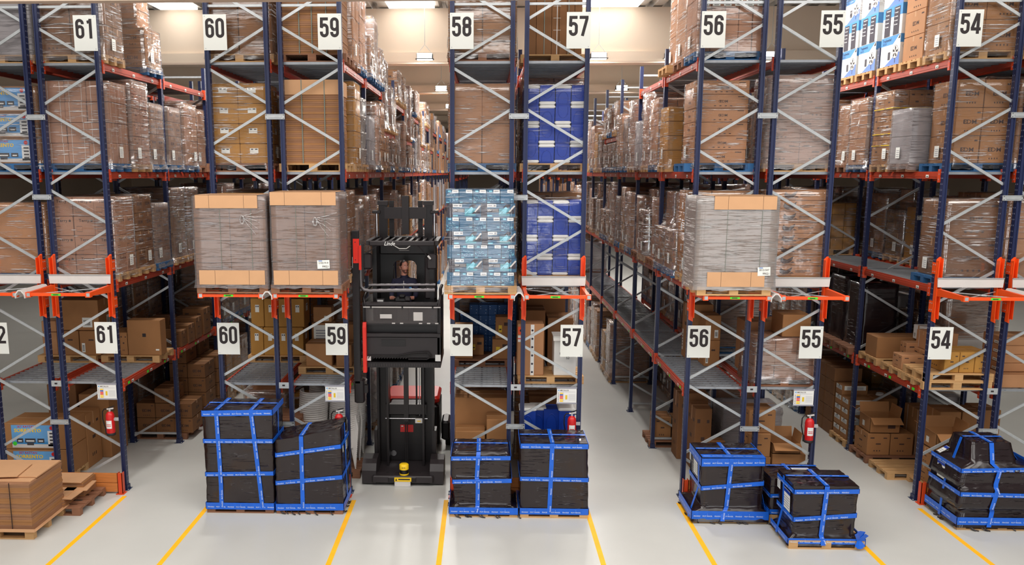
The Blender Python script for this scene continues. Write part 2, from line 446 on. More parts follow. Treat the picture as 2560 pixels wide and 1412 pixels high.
# ------------------------------------------------------------------ racking
def upright_mesh(h):
    b = MB()
    prof = [(0, 0), (.02, 0), (.02, .014), (.055, .014), (.055, 0), (.075, 0), (.075, .1), (.06, .12), (.015, .12), (0, .1)]
    n = len(prof)
    b.add([(x, y, 0) for x, y in prof] + [(x, y, h) for x, y in prof], [(i, (i + 1) % n, n + (i + 1) % n, n + i) for i in range(n)] + [tuple(range(n, 2 * n))], 'navy')
    z = .15
    while z < h - .05:
        for x, dx in ((-.0012, 0), (.0762, 0)):
            for y in (.03, .075):
                b.quad((x, y, z), (x, y + .014, z + .004), (x, y + .014, z + .024), (x, y, z + .02), 'hole')  # pale patches painted as light showing through the perforations
        z += .1
    return b.mesh('upright')
U_HI, U_LO = upright_mesh(9.3), upright_mesh(8.3)
def brace_mesh(dz):
    b = MB(); L = Vector((.985, 0, dz))
    d = L.normalized(); p = Vector((.0575, 0, 0)); q = p + L
    b.bar(p, q, .046, .005, 'galv')
    nrm = Vector((-d.z, 0, d.x))
    for sgn in (-1, 1):
        o = nrm * (.0205 * sgn) + Vector((0, .013, 0))
        b.bar(p + o, q + o, .005, .026, 'galv')
    for e in (p, q):
        b.cyl(e + Vector((0, -.016, 0)) + (d * .02 if e == p else d * -.02), e + Vector((0, 0, 0)) + (d * .02 if e == p else d * -.02), .011, .011, 'chrome', 6)
    return b.mesh('diagonal_brace')
B_UP, B_DN = brace_mesh(.58), None
b = MB(); L_ = .985
def brace_dn():
    b = MB(); p = Vector((.0575, 0, .58)); q = Vector((1.0425, 0, 0)); d = (q - p).normalized()
    b.bar(p, q, .046, .005, 'galv'); nrm = Vector((-d.z, 0, d.x))
    for sgn in (-1, 1):
        o = nrm * (.0205 * sgn) + Vector((0, .013, 0)); b.bar(p + o, q + o, .005, .026, 'galv')
    for e, k in ((p, .02), (q, -.02)):
        b.cyl(e + Vector((0, -.016, 0)) + d * k, e + d * k, .011, .011, 'chrome', 6)
    return b.mesh('diagonal_brace')
B_DN = brace_dn()
b = MB(); b.box(.07, 1.03, 0, .005, -.022, .022, 'galv'); b.box(.07, 1.03, 0, .028, .017, .022, 'galv'); b.box(.07, 1.03, 0, .028, -.022, -.017, 'galv'); HBAR = b.mesh('horizontal_brace')
b = MB(); b.box(-.045, .12, -.03, .15, 0, .008, 'navy'); b.box(-.012, .087, -.012, .13, .008, .09, 'navy'); [b.cyl((x, y, .008), (x, y, .022), .012, .012, 'galv', 6) for x in (-.028, .103) for y in (-.01, .13)]; BASE = b.mesh('base_plate')

def frame(rack, k, parts=True):
    x0, flip, hi = XL[rack], rack in FLIP, k == 0
    lbl = ('navy upright ladder frame with grey zigzag braces at the front end of rack %s' % NUM[rack]) if k == 0 else 'navy upright frame of rack %s, %s frame back from the aisle end' % (NUM[rack], ORD[k])
    t = thing('rack_upright', lbl, 'rack upright', (x0, BAY * k, 0), 0, 'rack end frames' if k == 0 else 'inner rack frames')
    for x in (0, 1.025):
        u = put('upright', U_HI if hi else U_LO, t, (x, 0, 0))
        put('base_plate', BASE, u)
    top = 9.2 if hi else 8.2
    for j in range(7):
        zo, zi = .77 + 1.38 * j, .08 + 1.38 * j
        for z0, m in ((zi + .055, B_UP if flip else B_DN), (zo + .055, B_DN if flip else B_UP)):
            if z0 + .6 < top: put('diagonal_brace', m, t, (0, .05, z0))
    put('horizontal_brace', HBAR, t, (0, .05, 8.66 if hi else 8.1))
    if not hi: put('horizontal_brace', HBAR, t, (0, .05, .2))
    return t

# shelf levels
def beam_mesh(out):
    b = MB(); o = -1 if out < 0 else 1
    x0, x1 = (.008, .058) if out < 0 else (1.042, 1.092)
    b.box(x0, x1, .12, 2.8, -.12, -.02, 'beam')
    b.box(x0 + (.02 if out < 0 else 0), x1 - (0 if out < 0 else .02), .12, 2.8, -.02, 0.005, 'beam')
    xe = x0 - .006 if out < 0 else x1
    b.box(xe, xe + .006, .12, 2.8, -.085, -.055, 'beam')
    return b.mesh('beam')
BM = {-1: beam_mesh(-1), 1: beam_mesh(1)}
def conn_mesh(out):
    b = MB(); x0, x1 = (-.012, .062) if out < 0 else (1.038, 1.112)
    b.box(x0, x1, -.03, .035, -.18, .045, 'node_orange')
    for z in (-.14, -.05, .02): b.box(x0 - .003, x1 + .003, -.02, -.004, z, z + .02, 'hole')
    return b.mesh('end_connector')
CN = {-1: conn_mesh(-1), 1: conn_mesh(1)}
def loc_label_mesh(out, low):
    b = MB(); x = -.0 if out < 0 else 1.1
    x += -.002 if out < 0 else .002
    s = -1 if out < 0 else 1
    if low: b.quad((x, -.05, -.1), (x, .05, -.1), (x, .05, -.05), (x, -.05, -.05), 'green')
    else:
        b.quad((x, -.05, -.1), (x, .05, -.1), (x, .05, -.05), (x, -.05, -.05), 'white_sign')
        b.quad((x + s * .001, -.035, -.09), (x + s * .001, .03, -.09), (x + s * .001, .03, -.075), (x + s * .001, -.035, -.075), 'ink')
    return b.mesh('location_label')
LL = {(o, l): loc_label_mesh(o, l) for o in (-1, 1) for l in (False, True)}
def deck_mesh(solid):
    b = MB()
    if solid:
        y = .13
        while y < 2.6:
            b.box(.03, 1.07, y, y + .2, -.004, 0, 'deck')
            b.box(.03, 1.07, y, y + .004, -.05, -.004, 'deck'); b.box(.03, 1.07, y + .196, y + .2, -.05, -.004, 'deck'); b.box(.03, 1.07, y + .18, y + .2, -.05, -.047, 'deck'); b.box(.03, 1.07, y, y + .02, -.05, -.047, 'deck')
            for q in (.065, .13): b.box(.03, 1.07, y + q, y + q + .006, 0, .004, 'galv')
            y += .222
        b.box(.03, 1.07, .122, .132, -.045, -.005, 'deck')
    else:
        y = .13
        while y < 2.75:
            b.box(.03, 1.07, y, y + .034, -.014, 0, 'deck'); b.box(.03, 1.07, y, y + .006, -.045, -.014, 'deck'); b.box(.03, 1.07, y + .075, y + .085, -.02, -.01, 'deck')
            y += .165
        for x in (.2, .55, .9): b.box(x, x + .03, .13, 2.78, -.03, -.016, 'deck')
        for x in (.12, .31, .42, .66, .78, 1.0): b.box(x, x + .006, .13, 2.78, -.02, -.014, 'galv')
    return b.mesh('deck')
DECK = {True: deck_mesh(True), False: deck_mesh(False)}
def shelf(rack, bay, lev, z=None, detail=True):
    z = Z[lev] if z is None else z
    t = thing('rack_shelf', 'galvanised shelf on orange beams, %s of rack %s, %s bay from the front' % (LEV[lev], NUM[rack], ORD[bay]), 'shelf', (XL[rack], BAY * bay, z), 0, 'rack shelves')
    put('deck', DECK[lev != 1], t)
    for o in (-1, 1):
        be = put('beam', BM[o], t)
        if detail:
            put('end_connector', CN[o], be, (0, .15, 0)); put('end_connector', CN[o], be, (0, 2.765, 0))
            if (o < 0) == (rack not in FLIP):
                for y in (.55, 1.45, 2.35):
                    put('location_label', LL[o, False], be, (0, y, 0))
                    if lev == 1: put('location_label', LL[o, True], be, (0, y - .17, 0))
    return t

NB = {62: 3, 61: 8, 60: 4, 59: 15, 58: 5, 57: 5, 56: 15, 55: 4, 54: 8, 53: 4}
TOPS = {}        # (rack, bay) -> list of (level name index, z) above the third shelf
for r, n in NB.items():
    for k in range(n + 1):
        if r in (58, 57) and k == n: continue
        frame(r, k)
    for bay in range(n):
        det = bay < 4
        for lev in (1, 2, 3): shelf(r, bay, lev, detail=det)
        if r == 59 and bay >= 2: tops = [6.85] if bay % 2 == 0 else [7.74]
        elif r == 56 and bay >= 2: tops = [6.85] if bay == 3 else []
        elif r == 61 and bay >= 2: tops = []
        else: tops = [7.74]
        TOPS[r, bay] = tops
        for i, z in enumerate(tops): shelf(r, bay, 4 + i, z, det)

# row spacers between back-to-back frames
b = MB(); b.box(-.09, .25, -.012, 0, -.045, .045, 'galv'); b.box(-.03, .19, -.022, -.012, -.02, .02, 'galv'); b.box(-.09, .25, -.02, -.012, .038, .045, 'galv'); b.box(-.09, .25, -.02, -.012, -.045, -.038, 'galv')
for x in (-.07, .23):
    for z in (-.028, .028): b.cyl((x, -.022, z), (x, -.012, z), .009, .009, 'chrome', 6)
SP = b.mesh('spacer')
b = MB(); b.box(-.01, .17, -.012, 0, -.055, .055, 'galv'); b.box(.05, .1, -.014, -.012, -.015, .015, 'ink'); SP2 = b.mesh('spacer')
for a, c in ((62, 61), (60, 59), (58, 57), (56, 55), (54, 53)):
    for j, (z, nm) in enumerate(((6.81, 'just below the top shelf'), (5.43, 'level with the tops of the station pallets'), (2.04, 'plate with a dark slot at the lowest shelf'), (1.31, 'below the lowest shelf'))):
        o = put('row_spacer', SP2 if j == 2 else SP, None, (XL[a] + 1.1, -.001, z))
        tag(o, 'galvanised spacer joining racks %s and %s, %s' % (NUM[a], NUM[c], nm), 'rack spacer', 'galvanised row spacers')
for a, c in ((54, 53),):
    for z, nm in ((6.81, 'upper'), (4.95, 'middle')):
        o = put('row_spacer', SP, None, (XL[a] + 1.1, BAY - .001, z)); tag(o, '%s galvanised spacer on the second frames of racks %s and %s' % (nm, NUM[a], NUM[c]), 'rack spacer', 'galvanised row spacers')

# ------------------------------------------------------------------ number signs
def stroke(b, pts, t, m, o, sc):
    P = [Vector((x, y)) for x, y in pts]
    closed = (P[0] - P[-1]).length < 1e-6
    if closed: P = P[:-1]
    n = len(P); vs = []
    for i in range(n):
        a = P[i - 1] if (i > 0 or closed) else None
        c = P[(i + 1) % n] if (i < n - 1 or closed) else None
        d1 = (P[i] - a).normalized() if a is not None else (c - P[i]).normalized()
        d2 = (c - P[i]).normalized() if c is not None else d1
        nn = Vector((-(d1.y + d2.y), d1.x + d2.x))
        if nn.length < 1e-6: nn = Vector((-d1.y, d1.x))
        nn.normalize(); nn = nn / max(.45, nn.dot(Vector((-d1.y, d1.x))))
        for s in (1, -1):
            q = P[i] + nn * (t / 2 * s); vs.append((o[0] + q.x * sc, o[1], o[2] + q.y * sc))
    f = []
    for i in range(n if closed else n - 1):
        j = (i + 1) % n
        f.append((2 * i + 1, 2 * j + 1, 2 * j, 2 * i))
    b.add(vs, f, m)
def arc(cx, cy, r, a0, a1, n=10, ry=None):
    ry = ry or r
    return [(cx + r * math.cos(math.radians(a0 + (a1 - a0) * i / n)), cy + ry * math.sin(math.radians(a0 + (a1 - a0) * i / n))) for i in range(n + 1)]
W_, T_ = .46, .155
L0, R0 = T_ / 2, W_ - T_ / 2; CX = W_ / 2; RR = CX - T_ / 2
BT, TP = T_ / 2, 1 - T_ / 2
def loop(y0, y1): 
    return arc(CX, y1 - RR, RR, 0, 180) + arc(CX, y0 + RR, RR, 180, 360) + [(R0, y1 - RR)]
DG = {
 '0': [loop(BT, TP)],
 '8': [loop(BT, .565), loop(.5, TP)],
 '6': [loop(BT, .61), [(L0, .3)] + [(L0, TP - RR)] + arc(CX, TP - RR, RR, 180, 0)[1:] + [(R0, .73)]],
 '9': [loop(.39, TP), [(R0, .7)] + [(R0, BT + RR)] + arc(CX, BT + RR, RR, 0, -180)[1:] + [(L0, .27)]],
 '5': [[(R0 + .05, TP), (L0 + .015, TP), (L0 + .0, .52)], [(L0, .47)] + arc(CX, .62 - RR, RR, 150, 0) + arc(CX, BT + RR, RR, 0, -180) + [(L0, .29)]],
 '7': [[(.0, TP), (R0, TP), (R0, .86), (.16, 0)]],
 '4': [[(R0 - .05, 0), (R0 - .05, 1)], [(R0 - .1, 1.0), (.045, .25)], [(-.01, .24), (W_ + .02, .24)]],
 '1': [[(.26, 0), (.26, 1)], [(.27, .93), (.2, .85), (.08, .83)]],
 '2': [[(L0, .72), (L0, TP - RR)] + arc(CX, TP - RR, RR, 180, 0)[1:] + [(R0, .64), (L0 + .02, .17), (L0, BT + .0), (W_, BT)]],
}
def sign(rack, x0, z0, z1, where):
    t = thing('number_sign', 'white sign with black number %s, %s' % (NUM[rack], where), 'sign', (x0, -.006, z0), 0, 'rack number signs')
    h = z1 - z0
    b = MB(); b.box(0, .4, -.006, 0, 0, h, 'white_sign')
    b.obj('panel', t)
    b = MB()
    sc = .325
    for i, ch in enumerate(str(rack)):
        for q_, st in enumerate(DG[ch]): stroke(b, st, T_, 'ink', (.037 + i * .175, -.0075 - .0006 * q_, h - .062 - sc), sc)
    b.obj('numerals', t)
    for i, (x, z) in enumerate(((.03, .03), (.03, h - .03), (.37, .03), (.37, h - .03))):
        if (i < 2) == (rack not in FLIP):
            b = MB(); b.cyl((x, -.011, z), (x, -.006, z), .008, .008, 'galv', 8); b.obj('screw', t)
for r in (61, 60, 59, 58, 57, 56, 55, 54):
    x = XL[r] + (.7 if r in FLIP else 0)
    sign(r, x, 7.92, 8.51, 'high on the front frame above the top shelf')
    sign(r, x, 2.61, 3.19, 'low on the front frame under the pallet station')
sign(62, XL[62] - .05, 2.59, 3.17, 'cut off by the picture edge')

# ------------------------------------------------------------------ pick-up stations on the frame fronts
def station(rack, lbl):
    x0 = XL[rack]
    t = thing('pallet_station', lbl, 'pallet stand', (x0, 0, 0), 0, 'orange pallet stations')
    for sx in (0, 1.025):
        b = MB()
        b.prism([(sx - .002, 3.30), (sx + .077, 3.26), (sx + .077, 4.42), (sx + .045, 4.42), (sx - .002, 4.37)], -.012, -.002, 'orange')
        b.box(sx - .002, sx + .008, -.1, -.012, 3.3, 4.36, 'orange'); b.box(sx + .067, sx + .077, -.1, -.012, 3.34, 4.4, 'orange')
        xo = sx - .008 if sx == 0 else sx + .077
        for z in (3.45, 4.12):
            b.box(xo, xo + .006, -.05, .1, z, z + .2, 'orange')
            for dz in (.04, .16):
                for y in (.0, .06): b.cyl((xo - .006 if sx == 0 else xo + .012, y, z + dz), (xo, y, z + dz), .01, .01, 'galv', 6)
        b.obj('bracket', t)
        b = MB()
        pr = [(-.02, 3.74), (-.02, 3.88), (-.94, 3.855), (-.94, 3.795)]
        b.add([(sx + .01, y, z) for y, z in pr] + [(sx + .065, y, z) for y, z in pr], [(0, 1, 2, 3), (7, 6, 5, 4), (0, 4, 5, 1), (1, 5, 6, 2), (2, 6, 7, 3), (3, 7, 4, 0)], 'orange')
        b.box(sx + .0, sx + .085, -.945, -.86, 3.775, 3.862, 'orange')
        b.quad((sx + .02, -.947, 3.79), (sx + .075, -.947, 3.79), (sx + .075, -.947, 3.848), (sx + .02, -.947, 3.848), 'galv')
        b.obj('arm', t)
    b = MB(); b.box(.085, 1.025, -.935, -.875, 3.795, 3.845, 'orange'); fb = b.obj('front_bar', t)
    b = MB(); b.quad((.44, -.937, 3.803), (.6, -.937, 3.803), (.6, -.937, 3.837), (.44, -.937, 3.837), 'green'); b.quad((.47, -.938, 3.812), (.56, -.938, 3.812), (.56, -.938, 3.826), (.47, -.938, 3.826), 'ink'); b.obj('sticker', fb)
    b = MB()
    b.prism([(.0, 3.905), (1.1, 3.905), (1.11, 4.06), (-.01, 4.06)], -.128, -.112, 'offwhite'); b.box(-.01, 1.11, -.14, -.112, 4.055, 4.07, 'galv')
    b.obj('guard_plate', t)
    b = MB(); b.tube([(.1, -.12, 3.83), (.98, -.86, 3.82)], .008, 'galv', 5); b.tube([(.98, -.12, 3.83), (.1, -.86, 3.82)], .008, 'galv', 5); b.cyl((.5, -.47, 3.82), (.6, -.54, 3.82), .014, .014, 'galv', 6); b.obj('tie_rod', t)
    return t
for r in (62, 61, 60, 59, 58, 57, 56, 55, 54, 53):
    full = {60: 'carrying a grey wrapped pallet', 59: 'carrying the pallet beside the truck', 58: 'carrying blue tool boxes', 56: 'carrying a shiny wrapped pallet'}.get(r, 'empty, with a pale guard plate')
    station(r, 'orange bracketed pallet station on rack %s, %s' % (NUM[r], full))
for a, c in ((62, 61), (60, 59), (58, 57), (56, 55), (54, 53)):
    x = XL[a] + 1.1 + .0817
    b = MB()
    for s in (-1, 1):
        p = [(x, 3.9), (x + s * .03, 3.9), (x + s * .085, 3.83), (x + s * .085, 3.76), (x + s * .075, 3.76), (x + s * .07, 3.82), (x + s * .02, 3.88), (x, 3.88)]
        b.prism(p if s < 0 else p[::-1], -.98, -.16, 'offwhite')
    tag(b.obj('guide_rail'), 'folded grey pallet guide between stations %s and %s' % (NUM[a], NUM[c]), 'guide rail', 'pallet guides')

# ------------------------------------------------------------------ extinguishers, load notices, floor guards
def extinguisher(x, z, lbl, first=[None]):
    if first[0]: return dup(first[0], (x, -.1, z), 0, lbl)
    t = thing('fire_extinguisher', lbl, 'fire extinguisher', (x, -.1, z), 0, 'red fire extinguishers')
    b = MB(); b.lathe([(0, .03), (.07, .03), (.078, .05), (.078, .36), (.07, .4), (.045, .435), (.02, .445), (.02, .46)], 'red', n=20); bd = b.obj('cylinder', t)
    b = MB(); b.lathe([(.0795, .14), (.0795, .29)], 'white', n=10, a0=-2.3, a1=-.9); [b.lathe([(.0802, z_), (.0802, z_ + .012)], 'red', n=8, a0=-2.1, a1=-1.1) for z_ in (.18, .21)]; b.obj('label', bd)
    b = MB(); b.lathe([(.0, 0), (.076, 0), (.082, .01), (.08, .05), (.0, .05)], 'rubber', n=20); b.obj('base', t)
    b = MB(); b.cyl((0, 0, .45), (0, 0, .5), .022, .018, 'galv'); b.bar((-.05, 0, .49), (.07, 0, .505), .022, .022, 'offwhite'); b.bar((-.03, 0, .51), (.09, 0, .55), .018, .008, 'black'); b.bar((-.02, 0, .485), (.085, 0, .475), .018, .008, 'black'); b.obj('valve', t)
    b = MB(); b.tube([(-.04, 0, .49), (-.1, 0, .49), (-.135, 0, .44), (-.14, 0, .3), (-.115, 0, .18), (-.09, 0, .11)], .011, 'black', 7); b.cyl((-.092, 0, .13), (-.08, 0, .02), .016, .024, 'black'); b.obj('hose', t)
    b = MB(); b.box(.075, .15, .0, .02, .27, .33, 'galv'); b.box(.06, .09, -.02, .02, .28, .32, 'galv'); b.obj('wall_bracket', t)
    first[0] = t; return t
for r, x in ((61, -6.235), (59, -2.02), (57, 2.19), (55, 6.41)):
    extinguisher(x, 1.1, 'red fire extinguisher hanging on the front post of rack %s' % NUM[r])
def notice(x, z, lbl, first=[None]):
    if first[0]: return dup(first[0], (x, -.02, z), 0, lbl)
    t = thing('load_notice', lbl, 'notice', (x, -.02, z), 0, 'load notices')
    b = MB(); b.box(0, .35, -.012, 0, 0, .29, 'white'); b.obj('panel', t)
    for za, zb in ((.27, .3), (-.012, .012)):
        b = MB(); b.box(-.008, .358, -.016, .002, za, zb, 'grey_print'); b.obj('holder_rail', t)
    b = MB()
    b.text('MECALUX', (.135, -.0135, .238), 'print', .034, sx=1.0); b.box(.02, .045, -.0135, -.012, .228, .25, 'poster_blue')
    for i, m in enumerate(('yellow', 'royal', 'scarlet', 'scarlet', 'yellow', 'yellow')):
        b.box(.05, .11, -.0135, -.012, .172 - i * .029, .193 - i * .029, m)
        b.box(.02, .034, -.0135, -.012, .178 - i * .029, .19 - i * .029, 'print')
    b.box(.115, .117, -.0135, -.012, .03, .205, 'grey_print')
    b.box(.15, .185, -.0135, -.012, .07, .15, 'strap_yellow')
    for i in range(6): b.box(.21, .33, -.0135, -.012, .06 + i * .02, .063 + i * .02, 'grey_print')
    b.box(.02, .33, -.0135, -.012, .208, .211, 'grey_print')
    b.obj('print', t)
    first[0] = t; return t
for r, x in ((61, -6.47), (59, -2.27), (57, 1.92), (55, 6.125)):
    notice(x, 1.76, 'white load notice with coloured bars on the front post of rack %s' % NUM[r])
for i, (a, c) in enumerate(((62, 61), (60, 59), (58, 57), (56, 55), (54, 53))):
    x0, x1 = XL[a] + .0, XL[c] + 1.11
    t = thing('end_guard', 'orange posted plank guard at the foot of racks %s and %s' % (NUM[a], NUM[c]), 'floor guard', (x0, -.16, 0), 0, 'floor guards')
    W = x1 - x0
    for x in (0, W - .09):
        b = MB(); b.box(x, x + .09, -.045, -.035, 0, .4, 'node_orange'); b.box(x, x + .01, -.045, .06, 0, .4, 'node_orange'); b.box(x + .08, x + .09, -.045, .06, 0, .4, 'node_orange'); b.box(x - .03, x + .12, -.08, .08, 0, .01, 'node_orange'); b.obj('post', t)
    for z in (.04, .22):
        b = MB(); b.box(.012 + .0, W - .012, -.033, .01, z, z + .17, 'wood_orange'); b.obj('plank', t)
# ------------------------------------------------------------------ pallets, cartons, film
def pallet_into(b, m, w=1.2, d=.8):
    hw, hd = w / 2, d / 2
    for i in range(5):
        y = -hd + i * (d - (.145 if i % 2 == 0 else .1)) / 4
        b.box(-hw, hw, y, y + (.145 if i % 2 == 0 else .1), .122, .144, m)
    for x in (-hw, -.0725, hw - .145):
        b.box(x, x + .145, -hd, hd, .1, .122, m)
        for y in (-hd, -.05, hd - .1): b.box(x, x + .145, y, y + .1, .022, .1, m)
    for y in (-hd, -.05, hd - .1): b.box(-hw, hw, y, y + .1, 0, .022, m)
PM = {}
def pallet_mesh(m):
    if m not in PM:
        b = MB(); pallet_into(b, m); PM[m] = b.mesh('pallet')
    return PM[m]
def pallet_thing(lbl, x, y, z, m='wood', rz=0, group=None, cat='pallet'):
    t = thing('pallet', lbl, cat, (x, y, z), rz, group)
    for i in range(5):
        wd = .145 if i % 2 == 0 else .1
        yy = -.4 + i * (.8 - wd) / 4
        b = MB(); b.box(-.6, .6, yy, yy + wd, .122, .144, m); b.obj('deck_board', t)
    for xx in (-.6, -.0725, .455):
        b = MB(); b.box(xx, xx + .145, -.4, .4, .1, .122, m); b.obj('stringer_board', t)
        for yy in (-.4, -.05, .3):
            b = MB(); b.box(xx, xx + .145, yy, yy + .1, .022, .1, m); b.obj('block', t)
    for yy in (-.4, -.05, .3):
        b = MB(); b.box(-.6, .6, yy, yy + .1, 0, .022, m); b.obj('base_board', t)
    return t

def face(side, w, d, h):
    """origin, u direction, normal of a carton face; u runs from left to right seen from outside"""
    return {'f': (Vector((-w / 2, -d / 2, 0)), Vector((1, 0, 0)), Vector((0, -1, 0)), w),
            'b': (Vector((w / 2, d / 2, 0)), Vector((-1, 0, 0)), Vector((0, 1, 0)), w),
            'l': (Vector((-w / 2, d / 2, 0)), Vector((0, -1, 0)), Vector((-1, 0, 0)), d),
            'r': (Vector((w / 2, -d / 2, 0)), Vector((0, 1, 0)), Vector((1, 0, 0)), d)}[side]
def on_face(b, side, w, d, h, u0, u1, v0, v1, m, off=.0015):
    o, u, n, W = face(side, w, d, h); z = Vector((0, 0, 1))
    q = lambda a, c: o + u * (a * W) + z * (c * h) + n * off
    b.quad(q(u0, v0), q(u1, v0), q(u1, v1), q(u0, v1), m)
def tri_face(b, side, w, d, h, pts, m, off=.0018):
    o, u, n, W = face(side, w, d, h); z = Vector((0, 0, 1))
    b.add([o + u * (a * W) + z * (c * h) + n * off for a, c in pts], [tuple(range(len(pts)))], m)
def txt_face(b, side, w, d, h, t, u, v, size, m='print', sx=1.0, off=.002):
    o, uu, n, W = face(side, w, d, h)
    b.text(t, o + uu * (u * W) + Vector((0, 0, v * h)) + n * off, m, size, uu, (0, 0, 1), sx)
def disc_face(b, side, w, d, h, u, v, r, m, off=.002, n=14, r0=0):
    o, uu, nn, W = face(side, w, d, h); c = o + uu * (u * W) + Vector((0, 0, v * h)) + nn * off
    ring = [c + uu * (r * math.cos(2 * PI * i / n)) + Vector((0, 0, r * math.sin(2 * PI * i / n))) for i in range(n)]
    if not r0: b.add(ring, [tuple(range(n))], m)
    else:
        rin = [c + (p - c) * (r0 / r) for p in ring]
        b.add(ring + rin, [(i, (i + 1) % n, n + (i + 1) % n, n + i) for i in range(n)], m)
def barlabel(b, side, w, d, h, u0, u1, v0, v1, vertical=False):
    on_face(b, side, w, d, h, u0, u1, v0, v1, 'white_sign')
    for i in range(5):
        if vertical:
            a = v0 + (v1 - v0) * (.15 + i * .14); on_face(b, side, w, d, h, u0 + (u1 - u0) * .2, u1 - (u1 - u0) * .2, a, a + (v1 - v0) * .07, 'ink', .003)
        else:
            a = u0 + (u1 - u0) * (.15 + i * .14); on_face(b, side, w, d, h, a, a + (u1 - u0) * .07, v0 + (v1 - v0) * .2, v1 - (v1 - v0) * .25, 'ink', .003)

def carton_geo(b, w, d, h, m, style='plain', sides='fblr'):
    b.cbox(-w / 2, w / 2, -d / 2, d / 2, 0, h, m, min(.008, h * .05))
    tw = .05 / max(w, d)
    b.box(-w / 2 - .001, w / 2 + .001, -.025, .025, h - .0005, h + .001, 'tape')
    for s in sides:
        W = d if s in 'lr' else w
        if style == 'none': continue
        if s in 'lr':
            on_face(b, s, w, d, h, .5 - .025 / d, .5 + .025 / d, .78, 1, 'tape')
        if style == 'edm':
            txt_face(b, s, w, d, h, 'EDM', .54, .5, min(.1, h * .26), 'print', 1.15)
            disc_face(b, s, w, d, h, .54 - .15 * .45 / max(W, .3), .5, min(.035, h * .09), 'print', r0=min(.024, h * .06))
            for i in range(4): on_face(b, s, w, d, h, .36 + i * .1, .4 + i * .1, .14, .2, 'print')
            on_face(b, s, w, d, h, .8, .92, .8, .86, 'print')
        elif style == 'terry':
            txt_face(b, s, w, d, h, 'Terry', .5, .8, min(.08, h * .22), 'print', 1.1)
            disc_face(b, s, w, d, h, .86, .78, .022, 'print')
            on_face(b, s, w, d, h, .12, .4, .2, .5, 'print'); on_face(b, s, w, d, h, .125, .395, .22, .48, m, .002)
        elif style == 'marks':
            on_face(b, s, w, d, h, .12, .3, .78, .84, 'print'); on_face(b, s, w, d, h, .7, .86, .78, .83, 'print')
            for i in range(3): on_face(b, s, w, d, h, .3 + i * .12, .35 + i * .12, .18, .24, 'print')
            on_face(b, s, w, d, h, .38, .6, .5, .56, 'print')
        elif style == 'label':
            on_face(b, s, w, d, h, .34, .64, .52, .78, 'white_sign')
            on_face(b, s, w, d, h, .38, .46, .7, .75, 'tool_dark', .003); on_face(b, s, w, d, h, .52, .61, .7, .75, 'tool_dark', .003)
        elif style == 'barcode':
            barlabel(b, s, w, d, h, .6, .84, .1, .42)
        elif style == 'vbar':
            barlabel(b, s, w, d, h, .1, .26, .12, .5, True); on_face(b, s, w, d, h, .45, .7, .6, .66, 'print')
        elif style == 'bird':      # a bird in flight with lines of print beside it
            q_ = lambda L_: [(.42 + (u - .37) * .55, v) for u, v in L_]
            tri_face(b, s, w, d, h, q_([(.28, .2), (.42, .26), (.5, .5), (.54, .92), (.42, .7), (.36, .58)]), 'print')
            tri_face(b, s, w, d, h, q_([(.28, .2), (.36, .58), (.26, .66), (.2, .84), (.16, .5), (.2, .3)]), 'print')
            tri_face(b, s, w, d, h, q_([(.42, .26), (.6, .3), (.52, .42)]), 'print')
            on_face(b, s, w, d, h, .56, .8, .5, .58, 'print'); on_face(b, s, w, d, h, .56, .72, .38, .43, 'print'); on_face(b, s, w, d, h, .3, .5, .12, .16, 'print')
        elif style == 'yellow':
            on_face(b, s, w, d, h, .2, .42, .3, .62, 'strap_yellow'); on_face(b, s, w, d, h, .24, .38, .4, .46, 'ink', .003)
            on_face(b, s, w, d, h, .55, .85, .6, .75, 'print')
        elif style == 'sheet':
            on_face(b, s, w, d, h, .08, .92, .5, .94, 'white_sign'); 
            for i in range(4): on_face(b, s, w, d, h, .18, .82, .57 + i * .07, .6 + i * .07, 'grey_print', .003)
        elif style == 'strapw':
            for u in (.2, .78): on_face(b, s, w, d, h, u, u + .02, 0, 1, 'offwhite')
    return b
CM = {}
def carton_mesh(w, d, h, m, style='plain', sides='fblr'):
    k = (round(w, 3), round(d, 3), round(h, 3), m, style, sides)
    if k not in CM: CM[k] = carton_geo(MB(), w, d, h, m, style, sides).mesh('carton')
    return CM[k]

